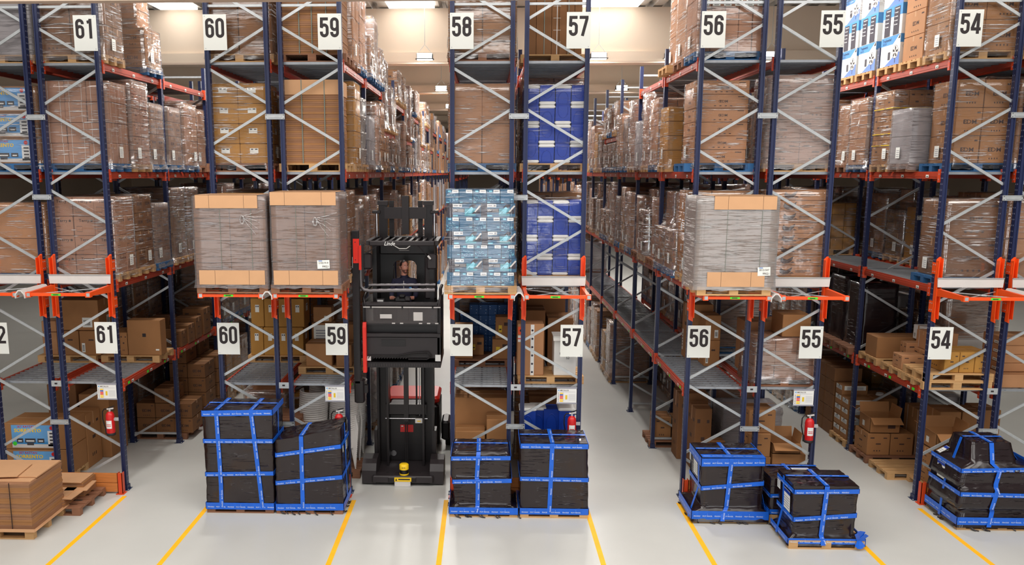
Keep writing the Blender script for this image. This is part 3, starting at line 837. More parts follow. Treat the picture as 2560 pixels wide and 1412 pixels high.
def film_into(b, hw, hd, z0, z1, m, seed=0, flare=.035, taper=0.0, top=True, crumple=0.0, step=None):
    rnd = random.Random(seed)
    nx, ny, nz = 9, 7, 13
    def ring(off, j):
        pts = []
        for i in range(nx): pts.append((-1 + 2 * i / nx, -1, 0, -1))
        for i in range(ny): pts.append((1, -1 + 2 * i / ny, 1, 0))
        for i in range(nx): pts.append((1 - 2 * i / nx, 1, 0, 1))
        for i in range(ny): pts.append((-1, 1 - 2 * i / ny, -1, 0))
        return pts
    base = ring(0, 0); n = len(base); vs = []
    for j in range(nz + 1):
        t = j / nz; z = z0 + (z1 - z0) * (t ** 1.15)
        for x, y, nx_, ny_ in base:
            o = .006 + rnd.random() * .007
            if z < z0 + .16: o += flare * rnd.uniform(.2, 1) * (1 - (z - z0) / .16)
            k = 1 - taper * t
            cr = crumple * rnd.random() * (1.4 if rnd.random() < .2 else .6) if nx_ else 0
            oy = min(o, .03)
            if step and t > step[0]: k *= step[1]
            vs.append((x * (hw * k + o + cr), y * (hd * k + oy), z + rnd.uniform(-.008, .008) - (rnd.uniform(0, .03) if j == 0 else 0)))
    f = []
    for j in range(nz):
        for i in range(n):
            f.append((j * n + i, j * n + (i + 1) % n, (j + 1) * n + (i + 1) % n, (j + 1) * n + i))
    if top:
        s = len(vs)
        for x, y, *_ in base: vs.append((x * (hw - .1 - rnd.random() * .06), y * (hd - .08 - rnd.random() * .05), z1 + .012 + rnd.random() * .008))
        for i in range(n): f.append((nz * n + i, nz * n + (i + 1) % n, s + (i + 1) % n, s + i))
    b.add(vs, f, m, True)
    return b
FM = {}
def film_mesh(hw, hd, z0, z1, m='film_clear', seed=0, **kw):
    k = (round(hw, 2), round(hd, 2), round(z0, 2), round(z1, 2), m, seed)
    if k not in FM: FM[k] = film_into(MB(), hw, hd, z0, z1, m, seed, **kw).mesh('stretch_film')
    return FM[k]

def load(name, lbl, loc, nx, ny, nz, h, mat='carton', style='marks', pal='wood', filmm='film_clear', W=1.16, D=.78, group=None, seed=0, cat='pallet load', rowmats=None, paper=True, parts=True):
    """a pallet with its cartons and the film round them, one thing"""
    t = thing(name, lbl, cat, loc, 0, group)
    put('pallet', pallet_mesh(pal), t)
    cw, cd, ch = W / nx, D / ny, h / nz
    rnd = random.Random(seed)
    if parts:
        me = carton_mesh(cw - .008, cd - .008, ch - .006, mat, style)
        for k in range(nz):
            for i in range(nx):
                for j in range(ny):
                    c = put('carton', me, t, (-W / 2 + cw * (i + .5) + rnd.uniform(-.006, .006), -D / 2 + cd * (j + .5) + rnd.uniform(-.006, .006), .145 + k * ch))
    else:
        b = MB()
        for k in range(nz):
            for i in range(nx):
                for j in range(ny):
                    q = MB(); carton_geo(q, cw - .01, cd - .01, ch - .008, mat, style if j == 0 or True else 'none', 'flr')
                    off = Vector((-W / 2 + cw * (i + .5) + rnd.uniform(-.005, .005), -D / 2 + cd * (j + .5), .145 + k * ch))
                    for m_ in q.mats: b.mi(m_)
                    s0 = len(b.v); b.v.extend(tuple(Vector(v) + off) for v in q.v)
                    b.f.extend(tuple(s0 + a for a in f) for f in q.f); b.m.extend(b.mi(q.mats[a]) for a in q.m); b.s.extend(q.s)
        b.obj('cartons', t)
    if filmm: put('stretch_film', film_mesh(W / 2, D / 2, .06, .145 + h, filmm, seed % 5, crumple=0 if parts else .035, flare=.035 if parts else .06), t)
    if paper:
        for sx in (-1, 1):
            b = MB(); xx = sx * (W / 2 + .03); y = rnd.uniform(-.3, .1)
            b.box(xx - .0015, xx + .0015, y, y + .15, .25, .45, 'white_sign')
            for i in range(4): b.box(xx - .0025, xx + .0025, y + .02, y + .12, .28 + i * .035, .29 + i * .035, 'grey_print')
            b.obj('paper_label', t)
    return t
def cell(r, bay, pos, lev=None, z=None, dx=0, dy=0):
    return (XL[r] + .55 + dx, BAY * bay + .12 + .45 + .895 * pos + dy, (Z[lev] if z is None else z) + .002)
def place(root, r, bay, pos, lev, lbl, z=None, dx=0, dy=0, rz=0, first=False):
    l = cell(r, bay, pos, lev, z, dx, dy)
    if first: root.location = l; return root
    return dup(root, l, rz, lbl)

# ------------------------------------------------------------------ particular loads, rack by rack
WR = 'wrapped loads on the front ends'
# rack sixty-two / sixty-one
load('wrapped_pallet', 'dark grey wrapped load at the top of rack sixty-two', cell(62, 0, 0, 4), 2, 2, 2, 1.5, 'carton_grey', 'none', 'wood', 'film_heavy', group=WR)
def poster(b, w, d, h):
    on_face(b, 'f', w, d, h, .12, .86, .06, .94, 'poster_blue')
    on_face(b, 'f', w, d, h, .12, .86, .06, .3, 'sky_blue', .002); on_face(b, 'f', w, d, h, .12, .86, .06, .2, 'offwhite', .003)
    txt_face(b, 'f', w, d, h, 'SET RATTAN', .36, .88, h * .11, 'red', 1.1, .003); txt_face(b, 'f', w, d, h, 'SORRENTO', .38, .73, h * .19, 'yellow', 1.05, .003); txt_face(b, 'f', w, d, h, 'SORRENTO', .384, .735, h * .19, 'yellow', 1.05, .0032)
    for u0, u1 in ((.2, .3), (.33, .5), (.53, .64)):
        on_face(b, 'f', w, d, h, u0, u1, .26, .42, 'sofa', .004); on_face(b, 'f', w, d, h, u0 + .02, u1 - .02, .3, .35, 'white', .005)
    on_face(b, 'f', w, d, h, .36, .47, .16, .25, 'sofa', .005); disc_face(b, 'f', w, d, h, .165, .22, h * .08, 'green', .005)
    on_face(b, 'f', w, d, h, .7, .84, .12, .72, 'white', .003); disc_face(b, 'f', w, d, h, .77, .83, h * .08, 'red', .004)
    for i in range(4): on_face(b, 'f', w, d, h, .73, .81, .2 + i * .13, .26 + i * .13, 'sofa', .004)
def sorrento(lbl, loc, nz, h, filmm, W=1.16):
    t = thing('printed_carton_pallet', lbl, 'pallet load', loc, 0, 'garden furniture cartons')
    put('pallet', pallet_mesh('wood_blue' if filmm else 'wood'), t)
    ch = h / nz
    b = MB(); carton_geo(b, W, .76, ch - .01, 'carton', 'none'); me = b.mesh('carton')
    p = MB(); poster(p, W, .76, ch - .01); pm = p.mesh('printed_panel')
    for k in range(nz):
        c = put('carton', me, t, (0, 0, .145 + k * ch)); put('printed_panel', pm, c)
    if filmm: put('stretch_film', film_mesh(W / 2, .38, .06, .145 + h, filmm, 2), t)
sorrento('film wrapped cartons with blue garden sofa posters on the third shelf of rack sixty-two', cell(62, 0, 0, 3), 3, 1.35, 'film_mid')
sorrento('brown cartons with blue garden sofa posters on the floor under rack sixty-two', (XL[62] + .51, .72, 0), 2, 1.03, None, 1.2)
load('wrapped_pallet', 'two big film wrapped brown cartons on a blue pallet, second shelf of rack sixty-two', cell(62, 0, 0, 2), 1, 1, 2, 1.27, 'carton_tan', 'none', 'wood_blue', group=WR)
load('wrapped_pallet', 'brown cartons in shiny film at the top of rack sixty-one behind its sign', cell(61, 0, 0, 4), 2, 2, 3, 1.55, 'carton_dark', 'marks', 'wood', 'film_mid', group=WR, seed=1)
load('wrapped_pallet', 'brown strapped cartons in film on the third shelf of rack sixty-one, at the front', cell(61, 0, 0, 3), 3, 2, 4, 1.43, 'carton_pink', 'strapw', 'wood_blue', 'film_mid', group=WR, seed=2)
load('wrapped_pallet', 'cartons printed with a short word on the second shelf of rack sixty-one, at the front', cell(61, 0, 0, 2), 3, 2, 4, 1.38, 'carton_pink', 'terry', 'wood', 'film_mid', group=WR, seed=3)
load('wrapped_pallet', 'printed brown cartons behind the front load on the second shelf of rack sixty-one', cell(61, 0, 1, 2), 2, 2, 4, 1.4, 'carton_dark', 'edm', 'wood', 'film_clear', group=WR, seed=4)
# rack sixty / fifty-nine
load('wrapped_pallet', 'big plain cartons in thin film at the top of rack sixty', cell(60, 0, 0, 4), 2, 1, 1, 1.45, 'carton_dark', 'none', 'wood', 'film_clear', group=WR, seed=1)
load('wrapped_pallet', 'yellowish cartons with white labels on the third shelf of rack sixty', cell(60, 0, 0, 3, dx=-.06), 2, 2, 4, 1.38, 'carton_ochre', 'label', 'wood_dark', 'film_clear', W=1.02, group=WR, seed=2)
load('wrapped_pallet', 'ochre cartons on the second shelf of rack sixty behind the grey wrapped pallet', cell(60, 0, 0, 2), 2, 2, 3, 1.45, 'carton_ochre', 'none', 'wood', None, group=WR, seed=5, paper=False)
load('wrapped_pallet', 'plain cartons on the second shelf of rack fifty-nine behind the station pallet', cell(59, 0, 0, 2), 2, 2, 3, 1.5, 'carton_dark', 'none', 'wood', 'film_clear', group=WR, seed=5)

def sheet_bundle(name, lbl, loc, w, d, h, cap=True, pal='wood', vertical=False, straps=(-.18, .22), parts_film=None):
    t = thing(name, lbl, 'cardboard bundle', loc, 0, 'flat cardboard bundles')
    put('pallet', pallet_mesh(pal), t)
    b = MB(); n = max(3, int(h / .035)); rnd = random.Random(int(h * 100))
    for i in range(n):
        e = rnd.uniform(0, .012)
        b.box(-w / 2 + e, w / 2 - e, -d / 2 + e, d / 2 - e, .145 + h * i / n, .145 + h * (i + .93) / n, 'cardboard_edge' if i % 3 else 'carton')
    b.obj('flat_sheets', t)
    if cap:
        b = MB(); b.box(-w / 2 - .012, w / 2 + .012, -d / 2 - .014, d / 2 + .012, .145 + h - .24, .145 + h + .012, 'cardboard'); b.obj('cap_board', t)
    for x in straps:
        b = MB(); b.box(x, x + .014, -d / 2 - .02, d / 2 + .02, .12, .145 + h + .018, 'strap'); b.obj('strap', t)
    return t
sheet_bundle('cardboard_bundle', 'dark strapped cardboard bundle at the top of rack fifty-nine', cell(59, 0, 0, 4), 1.02, .74, 1.4, False, 'wood_dark', straps=(-.22, .0, .25))
t_ = sheet_bundle('cardboard_bundle', 'tall strapped stack of flat cardboard with a pale cap, third shelf of rack fifty-nine', cell(59, 0, 0, 3, dx=-.03), .98, .74, 1.42, True, 'wood')
load('wrapped_pallet', 'large pale cartons in shiny film at the top of rack fifty-nine behind the strapped bundle', cell(59, 0, 1, 4), 1, 2, 5, 1.95, 'carton_tan', 'none', 'wood_dark', 'film_clear', group=WR, seed=3)
load('wrapped_pallet', 'tall cartons in shiny film at the top of rack fifty-nine, third pallet from the front', cell(59, 0, 2, 4), 2, 2, 4, 1.9, 'carton_tan', 'none', 'wood_blue', 'film_mid', group=WR, seed=4)
load('wrapped_pallet', 'cartons with film gathered on the side, third shelf of rack fifty-nine behind the flat cardboard', cell(59, 0, 1, 3), 2, 2, 5, 1.5, 'carton_ochre', 'none', 'wood', 'film_clear', group=WR, seed=6)
# film wrapped pails
def pails(lbl, loc, pal='wood'):
    t = thing('wrapped_pail_pallet', lbl, 'pallet load', loc, 0, None); put('pallet', pallet_mesh(pal), t)
    b = MB(); b.lathe([(.0, 0), (.12, 0), (.145, .28), (.15, .28), (.15, .31), (.0, .32)], 'offwhite', n=14); me = b.mesh('pail')
    for k in range(4):
        for i in range(4):
            for j in range(2):
                if i in (0, 3) or j == 0: put('pail', me, t, (-.44 + i * .295, -.2 + j * .4, .145 + k * .325))
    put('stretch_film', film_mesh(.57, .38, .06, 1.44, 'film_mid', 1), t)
pails('film wrapped white pails on the third shelf of rack fifty-nine', cell(59, 0, 2, 3))

# rack fifty-eight / fifty-seven
load('wrapped_pallet', 'brown cartons in film on a dark pallet at the top of rack fifty-eight', cell(58, 0, 0, 4), 2, 2, 3, 1.5, 'carton', 'none', 'wood_dark', 'film_mid', group=WR, seed=1)
load('wrapped_pallet', 'two columns of tan cartons in streaky film, third shelf of rack fifty-eight', cell(58, 0, 0, 3), 2, 1, 2, 1.36, 'carton_tan', 'none', 'wood_blue', 'film_mid', group=WR, seed=3)
load('wrapped_pallet', 'cartons on the second shelf of rack fifty-eight behind the blue tool boxes', cell(58, 0, 0, 2, dx=.03), 2, 2, 4, 1.3, 'carton', 'marks', 'wood', 'film_clear', group=WR, seed=2)
t = thing('cardboard_bundle', 'dark cardboard tubes strapped upright at the top of rack fifty-seven', 'cardboard bundle', cell(57, 0, 0, 4, dy=.25), 0, 'flat cardboard bundles')
put('pallet', pallet_mesh('wood'), t)
for i in range(7):
    b = MB(); b.box(-.46 + i * .132, -.46 + i * .132 + .125, -.36, .36, .145, 1.75, 'carton_dark'); b.obj('carton_panel', t)
for x, m in ((-.2, 'strap'), (.02, 'offwhite'), (.22, 'strap')):
    b = MB(); b.box(x, x + .012, -.37, .37, .14, 1.76, m); b.obj('strap', t)
b = MB()
for i in range(7): b.box(-.04, .09, -.365, -.362, .35 + i * .2, .356 + i * .2, 'offwhite')
b.obj('stitching', t)

def coolbox_meshes():
    b = MB(); w, d, h = .262, .37, .27
    vs = []
    for z, k in ((0, .9), (.03, .97), (h, 1.0)):
        vs += [(-w / 2 * k, -d / 2 * k, z), (w / 2 * k, -d / 2 * k, z), (w / 2 * k, d / 2 * k, z), (-w / 2 * k, d / 2 * k, z)]
    b.add(vs, [(3, 2, 1, 0), (8, 9, 10, 11)] + [(4 * r + i, 4 * r + (i + 1) % 4, 4 * r + 4 + (i + 1) % 4, 4 * r + 4 + i) for r in range(2) for i in range(4)], 'royal')
    for sy in (-1, 1):   # moulded arch on the long sides
        pts = arc(0, .1, .085, 0, 180, 10, .12)
        b.tube([(x, sy * (d / 2 * .985 + .002), y) for x, y in [(.085, .03)] + pts + [(-.085, .03)]], .006, 'royal', 5)
    body = b.mesh('body')
    b = MB(); b.cbox(-w / 2 - .006, w / 2 + .006, -d / 2 - .006, d / 2 + .006, h, h + .058, 'white', .014); b.box(-w / 2 - .01, w / 2 + .01, -d / 2 - .01, d / 2 + .01, h + .02, h + .032, 'white')
    lid = b.mesh('lid')
    return body, lid
CB, CL = coolbox_meshes()
def coolboxes(lbl, loc, rows, filmm='film_thin'):
    t = thing('wrapped_cool_box_pallet', lbl, 'pallet load', loc, 0, 'wrapped blue cool boxes'); put('pallet', pallet_mesh('wood'), t)
    pitch = .332
    for i in range(4):
        for j in range(2):
            x, y = -.41 + i * .272, -.195 + j * .39
            flip0 = i % 2
            for k in range(rows):
                upside = (k + flip0) % 2 == 0
                z = .146 + k * pitch
                o = put('cool_box', CB, t, (x, y, z + (.33 if upside else 0)))
                if upside: o.rotation_euler = (PI, 0, 0)
                put('lid', CL, o)
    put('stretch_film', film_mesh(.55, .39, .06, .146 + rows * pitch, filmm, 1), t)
    return t
coolboxes('blue cool boxes with white lids under film, third shelf of rack fifty-seven', cell(57, 0, 0, 3), 4)
coolboxes('blue cool boxes with white lids under film, second shelf of rack fifty-seven', cell(57, 0, 0, 2), 4)

# blue tool cartons on the station of rack fifty-eight
def toolboxes():
    t = thing('tool_carton_pallet', 'pallet of blue tool cartons in film on the station of rack fifty-eight', 'pallet load', (.54, -.55, 3.862), 0); put('pallet', pallet_mesh('wood'), t)
    W, D, H = 1.12, .78, 1.58; h = H / 7
    def small(k):
        b = MB(); b.cbox(-W / 10 + .003, W / 10 - .003, -D / 4, D / 4, 0, h - .005, 'tool_blue', .004)
        w, d = W / 5 - .006, D / 2
        on_face(b, 'f', w, d, h, .5, .96, .74, .97, 'white'); on_face(b, 'f', w, d, h, .58, .9, .82, .88, 'grey_print', .003)
        on_face(b, 'f', w, d, h, .05, .26, .04, .1, 'cyan'); on_face(b, 'f', w, d, h, .76, .94, .26, .31, 'cyan')
        if k:
            r = random.Random(k)
            for i in range(22):
                u, v = r.uniform(.06, .9), r.uniform(.15, .62); on_face(b, 'f', w, d, h, u, u + .05, v, v + .03, 'cyan')
            on_face(b, 'f', w, d, h, .18, .4, .8, .92, 'cyan')
        return b.mesh('small_carton')
    def large():
        w, d = W / 2 - .006, D / 2
        b = MB(); b.cbox(-w / 2, w / 2, -d / 2, d / 2, 0, h - .005, 'tool_blue', .004)
        on_face(b, 'f', w, d, h, 0, .17, 0, .97, 'tool_dark'); on_face(b, 'f', w, d, h, .17, .44, .72, .95, 'white'); on_face(b, 'f', w, d, h, .2, .32, .8, .87, 'grey_print', .003); on_face(b, 'f', w, d, h, .36, .42, .78, .89, 'grey_print', .003)
        on_face(b, 'f', w, d, h, .17, .52, .35, .62, 'tool_dark'); txt_face(b, 'f', w, d, h, '20V', .24, .5, .045, 'white', 1.0, .004)
        for i in range(3): on_face(b, 'f', w, d, h, .32, .5, .4 + i * .07, .42 + i * .07, 'offwhite', .003)
        on_face(b, 'f', w, d, h, .52, .84, .1, .62, 'tool_teal')
        tri_face(b, 'f', w, d, h, [(.72, .25), (.98, .25), (.98, .7), (.9, .62)], 'tool_dark', .003)
        # pictured hand saw: motor, grip, bar
        tri_face(b, 'f', w, d, h, [(.64, .7), (.74, .95), (.86, .92), (.84, .75), (.74, .66)], 'tool_dark', .004)
        tri_face(b, 'f', w, d, h, [(.62, .3), (.72, .3), (.78, .62), (.72, .76), (.66, .6)], 'cyan', .005)
        tri_face(b, 'f', w, d, h, [(.52, .25), (.54, .22), (.68, .52), (.65, .58)], 'cyan', .0055)
        tri_face(b, 'f', w, d, h, [(.8, .4), (.84, .36), (1.0, .8), (.96, .86)], 'offwhite', .005)
        on_face(b, 'f', w, d, h, .18, .32, .06, .16, 'cyan')
        return b.mesh('large_carton')
    sm = [small(0), small(3), small(0), small(9), small(9)]; lg = large()
    rr = random.Random(4)
    for k in range(7):
        z = .145 + k * h; dx = (-.02, .015, -.015, .0, -.035, -.015, -.04)[k] + .02
        for j in range(2):
            y = -D / 4 + j * D / 2
            if k % 2 == 0:
                for i in range(5): put('small_carton', sm[(i + k) % 5], t, (-W / 2 + W / 5 * (i + .5) + dx, y, z))
            else:
                for i in range(2): put('large_carton', lg, t, (-W / 4 + i * W / 2 + dx, y, z))
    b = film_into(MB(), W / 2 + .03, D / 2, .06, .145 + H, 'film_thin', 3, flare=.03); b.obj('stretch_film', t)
toolboxes()

# grey wrapped pallets on the stations
def greywrap(lbl, x0, x1, h, paper=None, knot=None, capw=(0, 1), basew=(0, 1), seed=0, filmm='film_heavy'):
    cx, w = (x0 + x1) / 2, x1 - x0
    t = thing('grey_wrapped_pallet', lbl, 'pallet load', (cx, -.56, 3.862), 0, 'grey wrapped station pallets'); put('pallet', pallet_mesh('wood_dark' if seed != 2 else 'wood'), t)
    D = .8
    b = MB()
    for i in range(2):
        for k in range(4):
            b.cbox(-w / 2 + i * w / 2 + .004, -w / 2 + (i + 1) * w / 2 - .004, -D / 2, D / 2, .146 + k * h / 4, .146 + (k + 1) * h / 4 - .006, 'cardboard_edge', .006)
    b.obj('flat_cartons', t)
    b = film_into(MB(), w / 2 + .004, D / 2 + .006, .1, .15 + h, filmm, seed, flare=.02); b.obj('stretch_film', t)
    b = MB(); a, c = -w / 2 + capw[0] * w, -w / 2 + capw[1] * w
    b.box(a, c, -D / 2 - .03, -D / 2 - .024, .146 + h - .2, .146 + h + .02, 'cardboard'); b.box(a, c, -D / 2 - .03, D / 2 + .02, .146 + h + .014, .146 + h + .02, 'cardboard')
    for u in (.22, .78): b.box(a + (c - a) * u, a + (c - a) * u + .004, -D / 2 - .0315, -D / 2 - .03, .146 + h - .2, .146 + h + .02, 'print')
    b.obj('cap_board', t)
    b = MB(); a, c = -w / 2 + basew[0] * w, -w / 2 + basew[1] * w
    b.box(a, c, -D / 2 - .03, -D / 2 - .024, .15, .15 + .24, 'cardboard')
    for u in (.24, .76): b.box(a + (c - a) * u, a + (c - a) * u + .004, -D / 2 - .0315, -D / 2 - .03, .15, .39, 'print')
    b.obj('base_board', t)
    for x in (-.13 * w, .3 * w):
        b = MB(); b.box(x, x + .006, -D / 2 - .024, -D / 2 - .02, .4, .146 + h - .22, 'strap'); b.obj('strap', t)
    if paper:
        px, pz = paper
        b = MB(); b.quad((px, -D / 2 - .034, pz), (px + .205, -D / 2 - .034, pz + .008), (px + .2, -D / 2 - .034, pz + .15), (px - .005, -D / 2 - .034, pz + .142), 'white_sign')
        b.text(paper_txt[seed][0], (px + .1, -D / 2 - .0355, pz + .1), 'print', .045, sx=.9); b.text(paper_txt[seed][1], (px + .13, -D / 2 - .0355, pz + .04), 'print', .05, sx=.9); b.box(px + .02, px + .08, -D / 2 - .0355, -D / 2 - .034, pz + .125, pz + .138, 'fan_violet')
        b.obj('paper_label', t)
    if knot:      # loose knotted tail of film
        kx, kz, sg = knot; r = random.Random(seed); b = MB()
        for i in range(5):
            a0 = Vector((kx, -D / 2 - .03, kz)); e = Vector((kx + .36 * sg * (.6 + .1 * i), -D / 2 - .026, kz - .3 + i * .1))
            pts = [a0.lerp(e, q / 6) + Vector((0, -.012 * math.sin(q), r.uniform(-.012, .012))) for q in range(7)]
            b.tube(pts, .007, 'film_mid', 5)
        b.tube([(kx + .035 * math.cos(q * .8), -D / 2 - .04, kz - .05 + .07 * math.sin(q * .8)) for q in range(9)], .016, 'film_mid', 6)
        b.obj('film_tail', t)
paper_txt = {1: ('21021919', '99021'), 2: ('20121507', '99021'), 0: ('', '')}
greywrap('grey wrapped pallet with cardboard trims on the station of rack sixty', -4.21, -3.01, 1.47, None, (.22, 1.28, 1), (.04, .9), (.05, .97), 0)
greywrap('grey wrapped pallet with a white label beside the lift truck', -2.92, -1.8, 1.52, (.2, .42), (.18, 1.25, 1), (0, .97), (.02, .98), 1)
greywrap('shiny silver wrapped pallet on the station of rack fifty-six', 4.05, 5.34, 1.46, (.36, .33), None, (.2, .97), (.15, .87), 2, 'film_silver')

# rack fifty-six / fifty-five / fifty-four / fifty-three
load('wrapped_pallet', 'small cartons with a row of white labels at the top of rack fifty-six', cell(56, 0, 0, 4), 5, 2, 4, 1.75, 'carton_pink', 'none', 'wood_blue', 'film_clear', group=WR, seed=2)
t = bpy.data.objects[[o.name for o in COL.objects if o.get('label', '').startswith('small cartons with a row')][0]]
b = MB(); [barlabel(b, 'f', 1.16, .82, 1, .05 + i * .16, .16 + i * .16, .88, 1.0, True) for i in range(6)]; b.obj('label_row', t)
load('wrapped_pallet', 'white veiled tall load at the top of rack fifty-six, second from the front', cell(56, 0, 1, 4), 1, 1, 2, 1.6, 'carton_tan', 'none', 'wood_dark', 'film_mid', W=1.1, group=WR, seed=3)
load('wrapped_pallet', 'pale veiled narrow load at the top of rack fifty-six, third from the front', cell(56, 0, 2, 4, dx=-.1), 1, 1, 3, 1.7, 'carton_tan', 'none', 'wood', 'film_mid', W=.8, D=.66, group=WR, seed=4)
load('wrapped_pallet', 'single column of printed cartons in film, third shelf of rack fifty-six', cell(56, 0, 0, 3, dx=-.1), 1, 1, 6, 1.4, 'carton_tan', 'edm', 'wood_blue', 'film_clear', W=.92, group=WR, seed=1)
load('wrapped_pallet', 'cartons with barcode labels on the second shelf of rack fifty-six behind the shiny pallet', cell(56, 0, 0, 2), 3, 2, 4, 1.5, 'carton', 'barcode', 'wood', 'film_clear', group=WR, seed=5)
load('wrapped_pallet', 'pale cartons in milky film on the third shelf of rack fifty-five', cell(55, 0, 0, 3), 2, 2, 4, 1.48, 'carton_pink', 'marks', 'wood', 'film_pale', group=WR, seed=4)
load('wrapped_pallet', 'cartons printed with a flying bird on the second shelf of rack fifty-five', cell(55, 0, 0, 2), 1, 2, 8, 1.52, 'carton_tan', 'bird', 'wood', 'film_clear', W=1.1, group=WR, seed=3)
load('wrapped_pallet', 'low block of small cartons in film on the lowest shelf of rack fifty-five', cell(55, 0, 0, 1), 3, 2, 3, .74, 'carton_pink', 'none', 'wood_dark', 'film_mid', group=WR, seed=1)
load('wrapped_pallet', 'printed brown cartons at the top of rack fifty-four behind its sign', cell(54, 0, 0, 4), 2, 1, 3, 1.5, 'carton', 'edm', 'wood', 'film_clear', group=WR, seed=2)
load('wrapped_pallet', 'printed pale cartons beside the fan boxes at the top of rack fifty-four', cell(54, 0, 1, 4), 1, 1, 4, 1.75, 'carton_tan', 'edm', 'wood', None, group=WR, seed=3, W=1.1, D=.74, paper=False)
load('wrapped_pallet', 'plain cartons in creased film on the third shelf of rack fifty-four, at the front', cell(54, 0, 0, 3, dx=.1), 2, 1, 3, 1.4, 'carton', 'edm', 'wood_blue', 'film_clear', group=WR, seed=1, W=.9)
def yellow_strapped(lbl, loc, seed):
    t = load('wrapped_pallet', lbl, loc, 4, 2, 3, 1.4, 'carton', 'marks', 'wood', 'film_mid', group=WR, seed=seed)
    for z in (.5, .72, 1.2):
        b = MB(); b.box(-.59, .59, -.4, .4, z, z + .014, 'strap_yellow'); b.obj('strap', t)
    for x in (-.4, -.1, .18, .48):
        b = MB(); b.box(x, x + .014, -.4, .4, .145, 1.0, 'strap_yellow'); b.obj('strap', t)
yellow_strapped('brown cartons with yellow straps on the third shelf of rack fifty-four', cell(54, 0, 2, 3, dx=.0), 4)
load('wrapped_pallet', 'big wrapped carton with film bunched at its base, second shelf of rack fifty-four', cell(54, 0, 0, 2, dx=.12), 1, 1, 2, 1.36, 'carton_dark', 'edm', 'wood_blue', 'film_mid', group=WR, seed=2, W=.98)

# fan cartons seen from the aisle
def fan_load(lbl, loc, first=[None]):
    if first[0]: return dup(first[0], loc, 0, lbl)
    t = thing('fan_carton_pallet', lbl, 'pallet load', loc, 0, 'fan cartons'); put('pallet', pallet_mesh('wood'), t)
    w, d, h = 1.1, .78, .56
    def fan(kind):
        b = MB(); b.cbox(-w / 2, w / 2, -d / 2, d / 2, 0, h - .006, 'white', .006)
        for s in 'lf':
            if kind == 0:
                tri_face(b, s, w, d, h, [(0, .72), (.62, .72), (.95, 1), (0, 1)], 'fan_blue'); txt_face(b, s, w, d, h, 'Tradewind', .3, .9, .085, 'ink', .95, .003); txt_face(b, s, w, d, h, 'BLACK', .2, .79, .05, 'ink', 1, .003)
                tri_face(b, s, w, d, h, [(.2, 0), (1, 0), (1, .42), (.8, .36)], 'fan_violet')
                disc_face(b, s, w, d, h, .78, .44, .125, 'ink', .003, 20, .118); disc_face(b, s, w, d, h, .78, .44, .118, 'offwhite', .0025, 20)
                o, uu, nn, WW = face(s, w, d, h); c = o + uu * (.78 * WW) + Vector((0, 0, .44 * h)) + nn * .004
                for q in range(5):
                    a = q * 2 * PI / 5 + .3
                    p = [c + uu * (r * math.cos(a + da)) + Vector((0, 0, r * math.sin(a + da))) for r, da in ((.015, 0), (.07, -.45), (.105, -.2), (.1, .15), (.05, .25))]
                    b.add(p, [(0, 1, 2, 3, 4)], 'ink')
                on_face(b, s, w, d, h, .765, .795, .08, .24, 'tool_dark', .003); on_face(b, s, w, d, h, .4, .52, .22, .48, 'tool_dark', .003)
                disc_face(b, s, w, d, h, .08, .6, .04, 'grey_print', .003, 14, .035)
                tri_face(b, s, w, d, h, [(.88, .86), (.98, .86), (.98, 1)], 'ink', .003)
            else:
                on_face(b, s, w, d, h, 0, 1, .64, 1, 'fan_blue')
                for u0 in (.12, .58):
                    on_face(b, s, w, d, h, u0, u0 + .3, .02, .94, 'tool_dark', .003); txt_face(b, s, w, d, h, 'Tradewind', u0 + .15, .88, .042, 'white', .95, .004)
                    for i in range(4): disc_face(b, s, w, d, h, u0 + .05, .75 - i * .13, .012, 'white', .004, 8); on_face(b, s, w, d, h, u0 + .09, u0 + .2, .73 - i * .13, .755 - i * .13, 'white', .004)
        return b.mesh('fan_carton')
    ms = [fan(0), fan(1)]
    for k in range(3): put('fan_carton', ms[k % 2], t, (0, 0, .145 + k * h))
    b = MB(); b.cbox(-w / 2, w / 2, -d / 2, d / 2, 0, .25, 'fan_blue', .01); put('top_carton', b.mesh('top_carton'), t, (0, 0, .145 + 3 * h))
    put('stretch_film', film_mesh(.56, .4, 1.4, 2.08, 'film_clear', 2), t)
    first[0] = t; return t
fan_load('white and blue fan cartons at the top of rack fifty-four next to the printed cartons', cell(54, 0, 2, 4))
fan_load('white and blue fan cartons at the top of rack fifty-four behind the second frame', cell(54, 1, 0, 4))
fan_load('white and blue fan cartons at the top of rack fifty-four, farthest back of the three', cell(54, 1, 1, 4))
